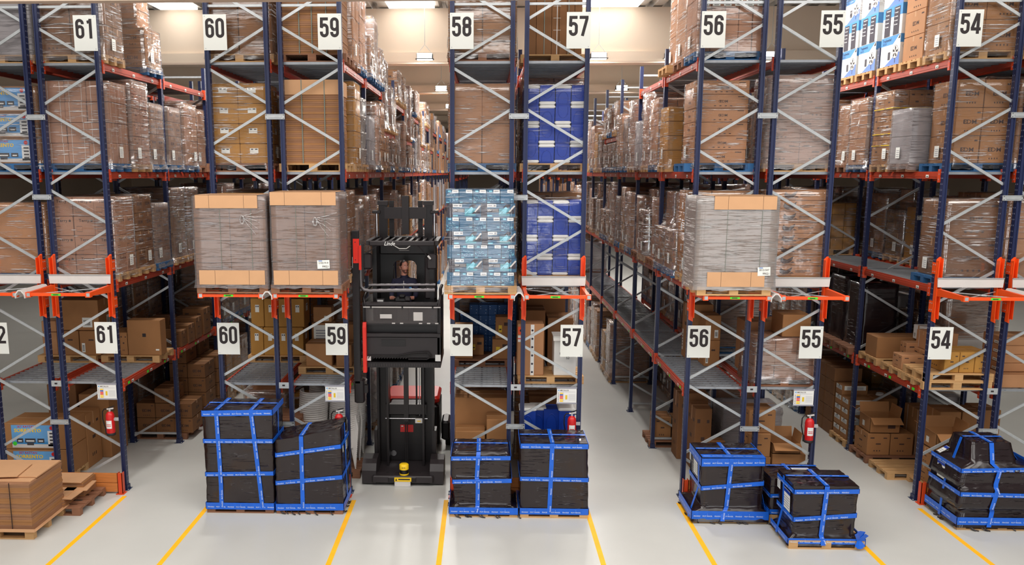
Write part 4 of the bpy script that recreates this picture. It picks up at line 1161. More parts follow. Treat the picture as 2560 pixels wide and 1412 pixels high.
# ------------------------------------------------------------------ black wrapped pallets on the floor
def black_load(lbl, px0, px1, y0, y1, base, rings, hbands, vbands, topy=(), sheets=(), pal='wood', seed=0, heights=None, sidebands=(), skirt=.0):
    """rings: list of (z, x0, x1, y0, y1); heights(x, y) scales z for a slanting top. Bands: heights z and x positions on the front"""
    cx, cy = (px0 + px1) / 2, (y0 + y1) / 2
    t = thing('black_wrapped_pallet', lbl, 'pallet load', (cx, cy, 0), 0, 'black wrapped pallets on the floor')
    b = MB(); q = MB(); pallet_into(q, pal, px1 - px0, y1 - y0); q.obj('pallet', t)
    rnd = random.Random(seed)
    hs = heights or (lambda u: 1.0)
    def at(z):
        for (za, *A), (zb, *B) in zip(rings, rings[1:]):
            if z <= zb + 1e-9:
                k = 0 if zb == za else max(0, (z - za) / (zb - za)); return [a + (c - a) * k for a, c in zip(A, B)]
        return list(rings[-1][1:])
    ztop = rings[-1][0]
    zs = []
    for (za, *_), (zb, *_) in zip(rings, rings[1:]):
        n = max(1, int((zb - za) / .07)); zs += [za + (zb - za) * i / n for i in range(n)]
    zs.append(ztop)
    nx, ny = 12, 9
    def P(u, v, z, off=0.0):
        """u, v in 0..1 across the load at height z"""
        x0, x1, ya, yb = at(z)
        return Vector((x0 - off + (x1 - x0 + 2 * off) * u - cx, ya - off + (yb - ya + 2 * off) * v - cy, z * hs(u)))
    per = [(i / nx, 0) for i in range(nx)] + [(1, i / ny) for i in range(ny)] + [(1 - i / nx, 1) for i in range(nx)] + [(0, 1 - i / ny) for i in range(ny)]
    vs = []; n = len(per)
    for z in zs:
        for u, v in per:
            p = P(u, v, z); c = .0 if z in (zs[0],) else .006
            vs.append(p + Vector((rnd.uniform(-c, c), rnd.uniform(-c, c), rnd.uniform(-c, c))))
    f = [(j * n + i, j * n + (i + 1) % n, (j + 1) * n + (i + 1) % n, (j + 1) * n + i) for j in range(len(zs) - 1) for i in range(n)]
    b.add(vs, f, 'black_film', True)
    vs = []
    for j in range(ny + 1):
        for i in range(nx + 1):
            e = i in (0, nx) or j in (0, ny)
            vs.append(P(i / nx, j / ny, ztop) + Vector((0, 0, 0 if e else rnd.uniform(-.008, .012))))
    b.add(vs, [(j * (nx + 1) + i, j * (nx + 1) + i + 1, (j + 1) * (nx + 1) + i + 1, (j + 1) * (nx + 1) + i) for j in range(ny) for i in range(nx)], 'black_film', False)
    b.obj('black_film', t)
    TXTS = 'MUY FRAGIL  FRAGILE  '
    def strip(pts, nrm, wdir, w, name='blue_tape', lettered=True):
        b = MB(); vs = []
        for p, k, wd in zip(pts, nrm, wdir):
            p, k, wd = Vector(p), Vector(k), Vector(wd)
            vs += [p - wd * w / 2 + k * .004, p + wd * w / 2 + k * .004, p + wd * w / 2 + k * .011, p - wd * w / 2 + k * .011]
        m = len(pts); f = []
        for i in range(m - 1):
            a, c = 4 * i, 4 * i + 4
            f += [(a + 3, a + 2, c + 2, c + 3), (a, c, c + 1, a + 1), (a + 1, c + 1, c + 2, a + 2), (a, a + 3, c + 3, c)]
        b.add(vs, f, 'blue_tape')
        if lettered:
            i = 0; acc = 0
            for i in range(m - 1):
                p, q_ = Vector(pts[i]), Vector(pts[i + 1]); L = (q_ - p).length
                if L < .03: continue
                d = (q_ - p) / L; k = Vector(nrm[i]); wd = Vector(wdir[i])
                s = .03; tw = text_geo('MUY FRAGIL')[2] * s; x = .03
                names = ('FRAGILE', 'MUY FRAGIL'); q2 = 0
                if L < .2:
                    if i % 5 == 2: b.text('FRAGILE', p + wd * (-.014) + k * .0145, 'tape_text', s, d, wd)
                    continue
                while x < L - .1:
                    nm = names[q2 % 2]; tw = text_geo(nm)[2] * s
                    if x + tw > L: break
                    b.text(nm, p + d * (x + tw / 2) + wd * (-.014) + k * .0125, 'tape_text', s, d, wd if True else wd)
                    if q2 % 2: b.text('!', p + d * (x + tw / 2) + wd * .018 + k * .0125, 'tape_text', .026, d, wd)
                    x += tw + .035; q2 += 1
        return b.obj(name, t)
    UPV = Vector((0, 0, 1))
    for z, dz, w in hbands:      # round the load, front then right then back then left
        off = .006
        F0, F1, B1, B0 = P(0, 0, z, off), P(1, 0, z + dz, off), P(1, 1, z + dz, off), P(0, 1, z, off)
        strip([F0, F1], [(0, -1, 0)] * 2, [UPV] * 2, w)
        strip([F1, B1], [(1, 0, 0)] * 2, [UPV] * 2, w, lettered=False); strip([B0, F0], [(-1, 0, 0)] * 2, [UPV] * 2, w)
    for ua, ub, w in vbands:     # up the front, over the top and down the back
        pts, nr, wd = [], [], []
        steps = 4 if len(rings) < 4 else 26
        for i in range(steps + 1):
            z = rings[0][0] + .02 + (ztop - rings[0][0] - .02) * i / steps
            pts.append(P(ub + (ua - ub) * i / steps, 0, z, .008 if steps == 4 else .014)); nr.append((0, -1, 0)); wd.append((-1, 0, 0))
        strip(pts, nr, wd, w)
        strip([P(ua, 0, ztop, .008), P(ua, 1, ztop, .008)], [(0, 0, 1)] * 2, [(-1, 0, 0)] * 2, w)
    for v, w in topy:            # across the top from side to side
        a, c = P(0, v, ztop), P(1, v, ztop); d = (c - a).normalized(); k = Vector((-d.z, 0, d.x))
        strip([a + k * .012, c + k * .012], [k] * 2, [(0, 1, 0)] * 2, w)
    for v, w in sidebands:
        for u, sg in ((0, -1), (1, 1)):
            pts = [P(u, v, rings[0][0] + .02, .008), P(u, v, ztop * .5, .008), P(u, v, ztop, .008)]
            strip(pts, [(sg, 0, 0)] * 3, [(0, 1, 0)] * 3, w, lettered=False)
    for side, v, z, sw, sh in sheets:
        b = MB()
        if side == 'l':
            p = P(0, v, z, .014); q_ = P(0, v + .001, z + sh, .014); d = Vector((0, -1, 0)); k = Vector((-1, 0, 0))
        elif side == 'r':
            p = P(1, v, z, .014); q_ = P(1, v, z + sh, .014); d = Vector((0, 1, 0)); k = Vector((1, 0, 0))
        else:
            p = P(v, .45, ztop) + Vector((0, 0, .018)); q_ = p + Vector((0, sh, 0)); d = Vector((1, 0, 0)); k = Vector((0, 0, 1))
        e = (q_ - p)
        b.quad(p, p + d * sw, q_ + d * sw, q_, 'white_sign')
        b.quad(p + e * .8 + k * .001, p + d * sw + e * .8 + k * .001, p + d * sw + e * .98 + k * .001, p + e * .98 + k * .001, 'royal')
        for i in range(5): b.quad(p + d * sw * .1 + e * (.12 + i * .12) + k * .001, p + d * sw * .9 + e * (.12 + i * .12) + k * .001, p + d * sw * .9 + e * (.16 + i * .12) + k * .001, p + d * sw * .1 + e * (.16 + i * .12) + k * .001, 'grey_print')
        b.obj('paper_label', t)
    if skirt:                    # torn ends of film on the floor round the pallet
        b = MB(); r = random.Random(seed + 5)
        for i in range(10):
            x = r.uniform(px0, px1) - cx; s = r.uniform(.02, .06)
            y = y0 - cy - r.uniform(.0, .05)
            b.tube([(x, y + .03, .05), (x + s, y - .01, .02), (x + 2 * s, y - .02, .012)], .01, 'black_film', 5)
        for i in range(4):
            y = r.uniform(y0, y1) - cy; x = (px0 if skirt < 0 else px1) - cx
            b.tube([(x, y, .06), (x + .03 * (1 if skirt > 0 else -1), y + .03, .02), (x + .05 * (1 if skirt > 0 else -1), y + .08, .012)], .011, 'black_film', 5)
        b.obj('film_ends', t)
    return t
TB = .072
black_load('tallest black wrapped pallet with two upright blue tapes, in front of rack sixty', -4.21, -3.04, -1.0, -.22, 0, [(.06, -4.215, -3.035, -1.0, -.22), (.62, -4.2, -3.03, -.99, -.22), (1.85, -4.215, -3.01, -1.0, -.24)], [(.13, 0, .12), (.70, .03, TB), (1.30, .01, TB), (1.79, .03, .1)], [(.21, .23, TB), (.7, .83, TB)], topy=[(.55, .05)], sidebands=[(.5, .05)], pal='wood_dark', seed=1)
black_load('black wrapped pallet with a slanting top, in front of rack fifty-nine', -2.99, -1.83, -1.0, -.22, 0, [(.06, -2.99, -1.82, -1.0, -.22), (1.42, -2.96, -1.85, -1.0, -.24)], [(.13, 0, .12), (.6, .03, TB), (1.14, .0, TB)], [(.4, .4, TB)], heights=lambda u: .93 + .15 * u, sheets=[('r', .5, .95, .16, .3), ('r', .15, 1.0, .1, .16)], sidebands=[(.5, .05)], pal='wood_dark', seed=2, skirt=1)
black_load('lowest front black wrapped pallet with a wide taped base, in front of rack fifty-eight', .03, 1.2, -1.04, -.22, 0, [(.05, .02, 1.2, -1.05, -.2), (.16, .03, 1.19, -1.04, -.22), (.2, .12, 1.08, -1.0, -.24), (.66, .08, 1.08, -1.02, -.24), (.69, .06, 1.06, -.99, -.24), (1.08, .06, 1.06, -1.01, -.24), (1.15, .09, 1.03, -.96, -.26)], [(.12, .0, .12), (.63, .03, TB), (1.04, .02, TB)], [(.46, .4, TB)], topy=[(.6, .05)], sheets=[], seed=3, skirt=-1)
black_load('square black wrapped pallet with one upright blue tape, in front of rack fifty-seven', 1.24, 2.4, -1.04, -.22, 0, [(.06, 1.24, 2.4, -1.03, -.22), (1.33, 1.24, 2.37, -1.02, -.24)], [(.12, 0, .11), (.7, -.01, TB), (1.28, 0, .085)], [(.47, .43, TB)], topy=[(.55, .055)], seed=4)
black_load('black wrapped pallet with blue taped top edges, in front of rack fifty-six', 4.16, 5.4, -1.15, -.3, 0, [(.04, 4.12, 5.41, -1.2, -.26), (.2, 4.14, 5.4, -1.16, -.28), (.24, 4.3, 5.31, -1.1, -.3), (1.14, 4.27, 5.31, -1.12, -.32)], [(.15, .0, .15), (.6, .1, TB), (1.06, .02, .14)], [(.47, .4, TB)], topy=[(.05, .14), (.55, .055)], sidebands=[(.2, .06)], sheets=[('l', .62, .72, .26, .3), ('l', .98, .85, .1, .17)], seed=5, skirt=-1)
black_load('foremost black wrapped pallet with a bow of blue tape at one corner, before rack fifty-five', 5.42, 6.6, -2.12, -1.32, 0, [(.05, 5.4, 6.62, -2.12, -1.3), (.14, 5.42, 6.6, -2.1, -1.32), (.2, 5.5, 6.44, -2.06, -1.34), (1.03, 5.47, 6.46, -2.08, -1.34)], [(.13, .0, .09), (.47, .08, TB), (.93, .02, TB)], [(.5, .45, TB)], topy=[(.55, .05)], sidebands=[(.6, .06)], sheets=[('l', .6, .52, .3, .34), ('l', .98, .74, .14, .24)], seed=6)
# bow of tape on the corner of the foremost pallet
b = MB()
for a in (-.7, -.25, .3, .8):
    b.bar((6.5, -2.135, .16), (6.5 + .12 * math.sin(a), -2.17 - .04 * abs(a), .16 + .18 * math.cos(a)), .06, .006, 'blue_tape', (0, 1, 0))
    b.bar((6.5, -2.135, .16), (6.5 + .09 * math.sin(a), -2.18, .16 - .12 * math.cos(a)), .05, .006, 'blue_tape', (0, 1, 0))
bow = b.obj('tape_bow'); 
ft = [o for o in COL.objects if o.get('label', '').startswith('foremost black')][0]
bow.parent = ft; bow.location = -ft.location
black_load('black wrapped pallet half hidden behind the foremost one, before rack fifty-five', 5.44, 6.5, -1.12, -.35, 0, [(.05, 5.43, 6.5, -1.12, -.35), (.2, 5.45, 6.45, -1.1, -.37), (.78, 5.45, 6.42, -1.1, -.37)], [(.2, -.02, .08), (.48, .02, .06)], [(.45, .45, .06)], topy=[(.85, .05)], sheets=[('t', .5, .7, .3, .2)], seed=7)
black_load('wide stepped black wrapped pallet in front of rack fifty-four', 8.47, 9.95, -1.3, -.3, 0, [(.05, 8.44, 9.98, -1.32, -.28), (.35, 8.5, 9.93, -1.26, -.3), (.37, 8.44, 9.92, -1.3, -.3), (.72, 8.5, 9.9, -1.28, -.3), (.74, 8.45, 9.9, -1.24, -.3), (1.02, 8.5, 9.88, -1.22, -.3), (1.08, 8.72, 9.45, -1.1, -.32), (1.4, 8.78, 9.42, -.95, -.36)], [(.16, .0, .13), (.62, -.02, TB), (1.0, .03, TB)], [(.48, .34, TB)], topy=[(.5, .05)], sidebands=[(.5, .06)], sheets=[('l', .75, .68, .24, .28), ('l', 1.0, .98, .12, .16)], seed=8, skirt=-1)

# ------------------------------------------------------------------ flat cardboard at the left
t = thing('cardboard_stack', 'big stack of flat brown cardboard sheets on a pallet at the left edge', 'cardboard stack', (-7.28, -1.66, 0), 0)
b = MB(); pallet_into(b, 'wood', 1.25, 1.05); b.obj('pallet', t)
b = MB(); b.box(-.68, .68, -.58, .58, .146, .152, 'cardboard'); b.box(-.68, .68, -.585, -.58, .146, .2, 'cardboard'); b.obj('base_sheet', t)
rr = random.Random(3); b = MB()
for i in range(26):
    e = rr.uniform(0, .012); z = .154 + i * .03
    b.box(-.62 + e, .62 - e, -.53 + e, .53 - e, z, z + .0285, 'carton' if (i // 3) % 2 else 'cardboard_edge')
b.obj('flat_sheets', t)
for i, (x, y, a, z) in enumerate(((.1, .06, 0, .936), (.12, .1, .02, .964), (-.2, -.12, .12, .99))):
    b = MB(); b.box(-.6, .6, -.5 + i * .1, .5 - i * .1, 0, .02 - i * .004, 'cardboard'); o = b.obj('loose_sheet', t, (x - .1, y, z)); o.rotation_euler = (0.0, 0.0, a)
b = MB(); b.box(.3, .306, -.555, -.54, .15, .96, 'ink'); b.obj('strap', t)
t = thing('cardboard_stack', 'lower stack of flat cardboard sheets on a pallet beside the plank guard', 'cardboard stack', (-6.98, -.72, 0), 0)
b = MB(); pallet_into(b, 'wood_dark', 1.25, 1.0); b.obj('pallet', t)
b = MB()
for i in range(6): b.box(-.55, .35, -.5, .05, .146 + i * .025, .169 + i * .025, 'cardboard_edge' if i % 2 else 'carton')
b.obj('flat_sheets', t)
b = MB()
for i in range(9): b.box(-.6, .45, .02, .5, .146 + i * .028, .172 + i * .028, 'cardboard_edge' if i % 2 else 'carton')
b.obj('flat_sheets', t)
for x, y, z, a, wd in ((-.05, -.2, .3, .05, .8), (.22, -.24, .29, -.05, .55), (-.05, .24, .402, 0, .95), (.35, .12, .3, .1, .4)):
    b = MB(); b.box(-wd / 2, wd / 2, -.24, .24, 0, .014, 'cardboard'); o = b.obj('loose_sheet', t, (x, y, z)); o.rotation_euler = (0, 0, a)

# ------------------------------------------------------------------ loose cartons
def carton(lbl, x0, y0, z0, w, d, h, m='carton', style='marks', rz=0, group=None, open_=False, sides='fblr'):
    """x0, y0: left front corner"""
    t = put('carton', carton_mesh(w, d, h, m, style, sides) if not open_ else open_carton(w, d, h, m), None, (x0 + w / 2, y0 + d / 2, z0 + .001), rz)
    return tag(t, lbl, 'carton', group)
def open_carton(w, d, h, m):
    b = MB()
    for a in ((-w / 2, w / 2, -d / 2, -d / 2 + .006, 0, h), (-w / 2, w / 2, d / 2 - .006, d / 2, 0, h), (-w / 2, -w / 2 + .006, -d / 2, d / 2, 0, h), (w / 2 - .006, w / 2, -d / 2, d / 2, 0, h), (-w / 2, w / 2, -d / 2, d / 2, 0, .01)): b.box(*a, m)
    fl = d * .4
    b.bar((0, d / 2 - .003, h), (0, d / 2 + .05, h + fl), w, .005, m, (0, 1, 0)); b.bar((0, -d / 2 + .003, h), (0, -d / 2 - fl * .8, h - .1), w, .005, m, (0, 1, 0))
    b.bar((w / 2, 0, h), (w / 2 + .03, 0, h + fl), .005, d * .9, m, (0, 1, 0)); b.bar((-w / 2, 0, h), (-w / 2 - fl * .9, 0, h + .12), .005, d * .9, m, (0, 1, 0))
    on_face(b, 'f', w, d, h, .6, .85, .3, .6, 'print'); on_face(b, 'l', w, d, h, .3, .5, .25, .6, 'white_sign')
    return b.mesh('open_carton')
z1 = Z[1] + .002; zp = z1 + .145
# racks sixty-two and sixty-one, lowest shelf and floor
pallet_thing('loaded pallet on the lowest shelf of rack sixty-two', XL[62] + .56, 2.05, z1)
carton('large square carton with a barcode, topmost on the lowest shelf of rack sixty-two', -8.02, 1.72, zp + .51, .84, .6, .62, 'carton', 'barcode')
for i in range(2): carton('narrow barcode carton %s under the large square carton of rack sixty-two' % ('at the outer side' if i == 0 else 'at the inner side'), -8.02 + i * .43, 1.7, zp, .41, .6, .5, 'carton', 'vbar')
carton('small pale carton stacked highest at the outer end of the lowest shelf, rack sixty-two', -8.38, 1.75, zp + .47, .3, .4, .22, 'carton_tan', 'none')
carton('tall pale carton at the outer end of the lowest shelf, rack sixty-two', -8.38, 1.75, zp, .3, .4, .46, 'carton_tan', 'none')
pallet_thing('loaded pallet jutting out at the lowest shelf of rack sixty-one', XL[61] + .58, 2.1, z1)
carton('tall carton with a dark square mark on the lowest shelf of rack sixty-one', -6.62, 1.74, zp, .68, .3, .72, 'carton', 'none')
b = MB(); b.box(-6.31, -6.24, 1.735, 1.739, zp + .38, zp + .45, 'ink'); b.box(-6.05, -5.98, 1.735, 1.738, zp + .1, zp + .13, 'white_sign')
o = b.obj('printed_mark'); o.parent = [q for q in COL.objects if q.get('label', '').startswith('tall carton with a dark square')][0]; o.location = -o.parent.location
for i in range(3): carton('upright carton with handling marks, %s of three on the lowest shelf of rack sixty-one' % ('outermost', 'middle', 'innermost')[i], -7.1 + i * .155, 1.76, zp, .15, .6, .46, 'carton', 'marks')
for i, (x, y, w, d, h) in enumerate(((-6.55, 3.25, .48, .33, .36), (-6.5, 3.65, .45, .42, .42), (-6.55, 4.15, .5, .4, .5), (-6.55, 4.7, .5, .5, .62), (-7.0, 3.3, .42, .4, .3), (-7.05, 3.9, .46, .5, .55))):
    carton('low brown carton on rack sixty-one past the second frame, %s back' % ORD[i], x, y, z1, w, d, h, 'carton_dark', 'marks')
carton('big brown carton on the floor behind the sofa poster cartons', -7.8, 1.13, .0, .5, .6, 1.1, 'carton', 'marks')
carton('tall brown carton on the floor deep under rack sixty-one', -7.75, 1.8, .0, .62, .8, 1.35, 'carton', 'none')
carton('long brown box lying high under rack sixty-two', -8.4, 1.8, .0, .6, .7, 1.55, 'carton_dark', 'none')
for rr_, m, yy in ((0, 'wood_dark', 3.45), (1, 'wood_red', 4.4), (2, 'wood_red', 5.35)):
    pallet_thing('%s pallet under the printed cartons on the floor of rack sixty-one' % ('dark', 'nearer red', 'farther red')[rr_], XL[61] + .56, yy, 0, m)
    cols = ((-7.1, 2, ), (-6.68, 3 if rr_ == 0 else 5), (-6.26 if rr_ else -6.27, 2 if rr_ == 0 else 4))
    for ci, (x, n) in enumerate(cols):
        for k in range(n if ci or rr_ else 2):
            carton('printed floor carton of rack sixty-one, %s pallet, %s column, %s up' % (('nearest', 'middle', 'farthest')[rr_], ('inner', 'centre', 'outer')[ci], ('first', 'second', 'third', 'fourth', 'fifth')[k]), x, yy - .38, .146 + k * .34, .41, .7, .33, 'carton_dark', 'edm')
# ochre cartons, lowest shelf of rack sixty
pallet_thing('pallet under the ochre cartons on the lowest shelf of rack sixty', XL[60] + .62, 2.2, z1)
for k in range(2):
    for i in range(4):
        if k and i == 3: pass
        carton('tall ochre carton with a white label, %s row, %s from the aisle of rack sixty-one' % (('lower', 'upper')[k], ORD[i]), -4.13 + i * .272 + (.03 if k else 0), 1.83, zp + k * .585, .262, .55, .575, 'carton_ochre', 'label')
pallet_thing('pallet with plain cartons on the lowest shelf of rack fifty-nine', XL[59] + .6, 1.22, z1)
for i, (x, y, z, w, d, h, st, nm) in enumerate(((-2.8, .86, 0, .5, .5, .44, 'none', 'widest'), (-2.22, .86, 0, .3, .5, .42, 'none', 'narrow'), (-2.78, 1.4, 0, .42, .3, .75, 'sheet', 'labelled'), (-2.3, 1.4, 0, .4, .3, .72, 'none', 'tall'), (-2.75, 1.42, .76, .36, .28, .3, 'barcode', 'topmost'))):
    carton('%s brown carton on the lowest shelf of rack fifty-nine' % nm, x, y, zp + z, w, d, h, 'carton', st)
# floor under racks sixty and fifty-nine
pallet_thing('wooden pallet lying on cartons behind the tallest black pallet', XL[60] + .75, .7, 1.15, 'wood_dark')
for i in range(2):
    for k in range(2): carton('brown carton under the wooden pallet behind the tallest black pallet, %s %s' % (('outer', 'inner')[i], ('lower', 'upper')[k]), -3.98 + i * .6, .35, k * .575, .55, .7, .57, 'carton', 'none')
# stacked white chairs
b = MB()
b.lathe([(.25, .42), (.262, .6), (.27, .8), (.255, .8), (.245, .6), (.235, .43)], 'offwhite', n=16, a0=-.45, a1=PI + .45)
b.lathe([(0, .43), (.2, .42), (.245, .44), (.25, .41), (.2, .4), (0, .405)], 'offwhite', n=16)
for a in (.7, 2.4, 3.9, 5.5):
    b.tube([(.2 * math.cos(a), .2 * math.sin(a), .42), (.255 * math.cos(a), .255 * math.sin(a), .2), (.3 * math.cos(a), .3 * math.sin(a), 0)], .016, 'offwhite', 5)
b.tube([(.262, -.1, .62), (.26, -.2, .6), (.24, -.22, .45)], .014, 'offwhite', 5); b.tube([(-.262, -.1, .62), (-.26, -.2, .6), (-.24, -.22, .45)], .014, 'offwhite', 5)
b.tube([(.272 * math.cos(a), .272 * math.sin(a), .8) for a in [(-.45 + (PI + .9) * i / 14) for i in range(15)]], .014, 'offwhite', 6)
CH = b.mesh('garden_chair')
pallet_thing('dark pallet under the stacked white chairs', XL[59] + .56, 1.15, 0, 'wood_dark')
for i, (x, y, n, rz) in enumerate(((-2.73, .98, 19, PI), (-2.15, 1.05, 20, PI + .2), (-2.08, 1.62, 20, -PI / 2), (-2.68, 1.65, 18, PI))):
    for k in range(n):
        o = put('garden_chair', CH, None, (x + .003 * k, y, .146 + k * .042), rz)
        tag(o, 'white plastic chair in the %s stack under rack fifty-nine, %s up' % (('nearer inner', 'nearer aisle', 'farther aisle', 'farther inner')[i], ORD[k]), 'chair', 'stacked white chairs')
# racks fifty-eight and fifty-seven
pallet_thing('dark pallet with labelled cartons on the lowest shelf of rack fifty-eight', XL[58] + .56, 1.95, z1, 'wood_dark')
for x, z, w, h, nm in ((.02, 0, .36, .68, 'tall plain'), (.3, 0, .3, .36, 'small lower'), (.72, 0, .36, .4, 'wide lower'), (.78, .41, .3, .44, 'upper')):
    carton('%s carton with a yellow label on the lowest shelf of rack fifty-eight' % nm, XL[58] + x + (.05 if x > .5 else 0), 1.62 + (.02 if nm.startswith('tall') else 0) + (.36 if nm.startswith('small') else 0), zp + z, w, .33, h, 'carton', 'yellow')
def blue_cart(first=[None]):
    b = MB(); b.cbox(-.095, .095, -.15, .15, 0, .215, 'deep_blue', .005)
    for u, v in ((.2, .82), (.2, .6), (.75, .2), (.78, .5)): on_face(b, 'f', .19, .3, .215, u - .04, u + .04, v - .03, v + .03, 'tape_text')
    return b.mesh('small_blue_carton')
BC = blue_cart()
for i in range(6):
    for k in range(5 if 0 < i else 4):
        o = put('small_blue_carton', BC, None, (.2 + i * .194, 2.62, z1 + .02 + k * .218)); tag(o, 'small blue carton in rack fifty-eight, %s column from the aisle, %s up' % (ORD[i], ORD[k]), 'carton', 'small blue cartons')
for x, y, z, w, d, h, st, nm in ((.1, .3, 0, .56, .5, .42, 'marks', 'long low'), (.08, .32, .425, .55, .45, .66, 'none', 'wide upper'), (.7, .3, 0, .38, .5, .42, 'marks', 'short low'), (.66, .28, .43, .45, .5, .9, 'edm', 'tall printed'), (.05, .85, 0, 1.0, .6, 1.6, 'none', 'huge plain')):
    carton('%s brown carton on the floor under rack fifty-eight' % nm, x, y, .41 - .4 + z * 1.02 + .0, w, d, h, 'carton', st)
pallet_thing('wooden pallet with the white box on the lowest shelf of rack fifty-seven', XL[57] + .56, .62, z1)
t = thing('tall_carton', 'tall narrow carton with a dotted white strip on the lowest shelf of rack fifty-seven', 'carton', (1.45, .48, zp), 0)
b = MB(); b.cbox(-.24, .24, -.2, .2, 0, .95, 'carton_tan', .008); b.obj('box', t)
b = MB(); b.box(.0, .065, -.204, -.201, 0, .94, 'white'); [b.cyl((.032, -.206, .06 + i * .155), (.032, -.204, .06 + i * .155), .02, .02, 'tool_dark', 12) for i in range(6)]; b.obj('printed_strip', t)
b = MB(); b.box(-.23, -.12, -.204, -.201, .76, .9, 'orange'); b.cyl((-.175, -.206, .83), (-.175, -.204, .83), .025, .025, 'ink', 10); b.box(-.23, -.12, -.204, -.201, .62, .74, 'white'); b.box(-.23, -.12, -.2045, -.204, .67, .69, 'scarlet'); b.obj('label', t)
t = thing('white_box', 'white box with two lines of print behind sign fifty-seven', 'box', (2.08, .5, zp), 0)
b = MB(); b.cbox(-.2, .2, -.22, .22, 0, .72, 'white', .006); b.obj('box', t)
b = MB(); b.text('Light System', (.05, -.222, .41), 'ink', .06); b.text('52', (.05, -.222, .33), 'ink', .06); b.obj('print', t)
b = MB(); b.box(-.22, .2, -.26, .22, .72, .732, 'white'); b.bar((-.02, -.22, .73), (-.02, -.3, .66), .4, .006, 'white', (0, 1, 0)); b.obj('flap', t)
for i, (x, y, w, d, h) in enumerate(((1.3, 1.5, .5, .7, 1.15), (1.85, 1.5, .5, .7, 1.0), (1.3, 2.2, .95, .5, 1.3))):
    carton('brown carton behind the tall narrow one on the lowest shelf of rack fifty-seven, %s' % ('inner', 'outer', 'rearmost')[i], x, y, z1, w, d, h, 'carton_dark', 'none')
def coolbox(lbl, x, y, z, lid=True):
    t = thing('cool_box', lbl, 'cool box', (x, y, z), 0, 'loose blue cool boxes')
    o = put('body', CB, t, (0, 0, 0)); o.scale = (1.12, 1, 1.75)
    if lid: q = put('lid', CL, t, (0, 0, .27 * .75)); q.scale = (1.12, 1, 1)
for i, (x, y, z, nm, ld) in enumerate(((1.42, .5, 1.03, 'innermost', 1), (1.63, .8, .96, 'second', 1), (1.88, .75, 1.0, 'lidless', 0), (2.16, .7, .98, 'outermost', 1))):
    carton('plain brown carton on the floor holding up the %s cool box of rack fifty-seven' % nm, x - .14, y - .16, 0, .28, .34, z - .003, 'carton_dark', 'none')
    coolbox('blue cool box %s on the floor under rack fifty-seven, %s' % ('with white lid' if ld else 'without lid', nm), x, y, z, ld)
carton('open topped brown carton behind the cool boxes of rack fifty-seven', 1.5, 1.4, 0, .8, .5, 1.5, 'carton_dark', 'none')
# racks fifty-six and fifty-five
for i, (x, y, w, d, h) in enumerate(((5.08, 1.75, .3, .5, .52), (5.08, 1.75, .3, .5, .5), (4.88, 2.35, .5, .5, 1.15))):
    carton('upright carton deep on the lowest shelf of rack fifty-six, %s' % ('lower labelled', 'upper labelled', 'rearmost')[i], x - .1, y, z1 + (.525 if i == 1 else 0), w, d, h, 'carton', 'barcode' if i == 1 else 'vbar')
carton('large plain carton standing on the low wrapped block, rack fifty-five', 5.95, .25, z1 + .145 + .75, .5, .6, .4, 'carton', 'none')
carton('smaller carton behind the low wrapped block, rack fifty-five', 5.6, 1.2, z1, .7, .6, 1.0, 'carton_tan', 'none')
for i, (x, y, z, w, d, h, st, op, nm) in enumerate(((5.45, .2, 0, .3, .5, .3, 'marks', 0, 'bottom inner'), (5.77, .2, 0, .32, .5, .3, 'marks', 0, 'bottom middle'), (6.11, .2, 0, .34, .5, .3, 'marks', 0, 'bottom outer'), (5.45, .2, .305, .42, .5, .4, 'none', 0, 'second row inner'), (5.9, .2, .305, .6, .5, .46, 'none', 0, 'second row outer'), (5.45, .2, .71, .4, .5, .44, 'marks', 0, 'third row'), (5.45, .25, 1.155, .48, .5, .42, 'marks', 0, 'topmost closed'), (5.9, .22, .77, .5, .45, .2, 'none', 1, 'open topped'))):
    carton('%s brown carton in the floor stack under rack fifty-five' % nm, x, y, z, w, d, h, 'carton', st, open_=bool(op))
for i, (x, y, w, d, h) in enumerate(((4.75, 1.3, .32, .6, 1.3), (5.0, .9, .3, .5, .7), (4.6, 2.1, .6, .5, 1.4))):
    carton('tall brown carton on the floor under rack fifty-six, %s' % ('middle', 'nearest', 'deepest')[i], x, y, 0, w, d, h, 'carton_dark', 'marks')
pallet_thing('dark pallet jutting into the aisle at the second frame of rack fifty-six', XL[56] + .57, 3.24, 0, 'wood_dark')
for i, (x, w) in enumerate(((4.3, .36), (4.72, .42), (5.16, .18))):
    carton('carton on the jutting floor pallet of rack fifty-six, %s from the aisle' % ORD[i], x, 2.95, .146, w, .5, (.5, .46, .6)[i], 'carton', 'sheet' if i == 1 else 'marks')
# rack fifty-four: lowest shelf and floor
pallet_thing('pallet with printed cartons on the lowest shelf of rack fifty-four', XL[54] + .6, 1.3, z1)
for x, y, z, w, d, h, st, nm in ((8.45, .95, 0, .42, .36, .27, 'marks', 'small front'), (8.9, .95, 0, .3, .5, .34, 'marks', 'squarish'), (9.22, .95, 0, .3, .5, .34, 'yellow', 'yellow labelled'), (8.75, 1.42, 0, .5, .25, .42, 'marks', 'rear'), (8.96, 1.0, .345, .52, .5, .34, 'strapw', 'upper')):
    carton('%s printed carton on the lowest shelf of rack fifty-four' % nm, x, y, zp + z, w, d, h, 'carton_tan', st)
pallet_thing('pallet at the second frame on the lowest shelf of rack fifty-four', XL[54] + .6, 2.3, z1)
carton('wide brown carton at the second frame on the lowest shelf of rack fifty-four', 8.45, 1.98, zp, .95, .5, .42, 'carton', 'none')
pallet_thing('lower of two stacked pallets at the front of the lowest shelf, rack fifty-four', XL[54] + .58, .42, z1)
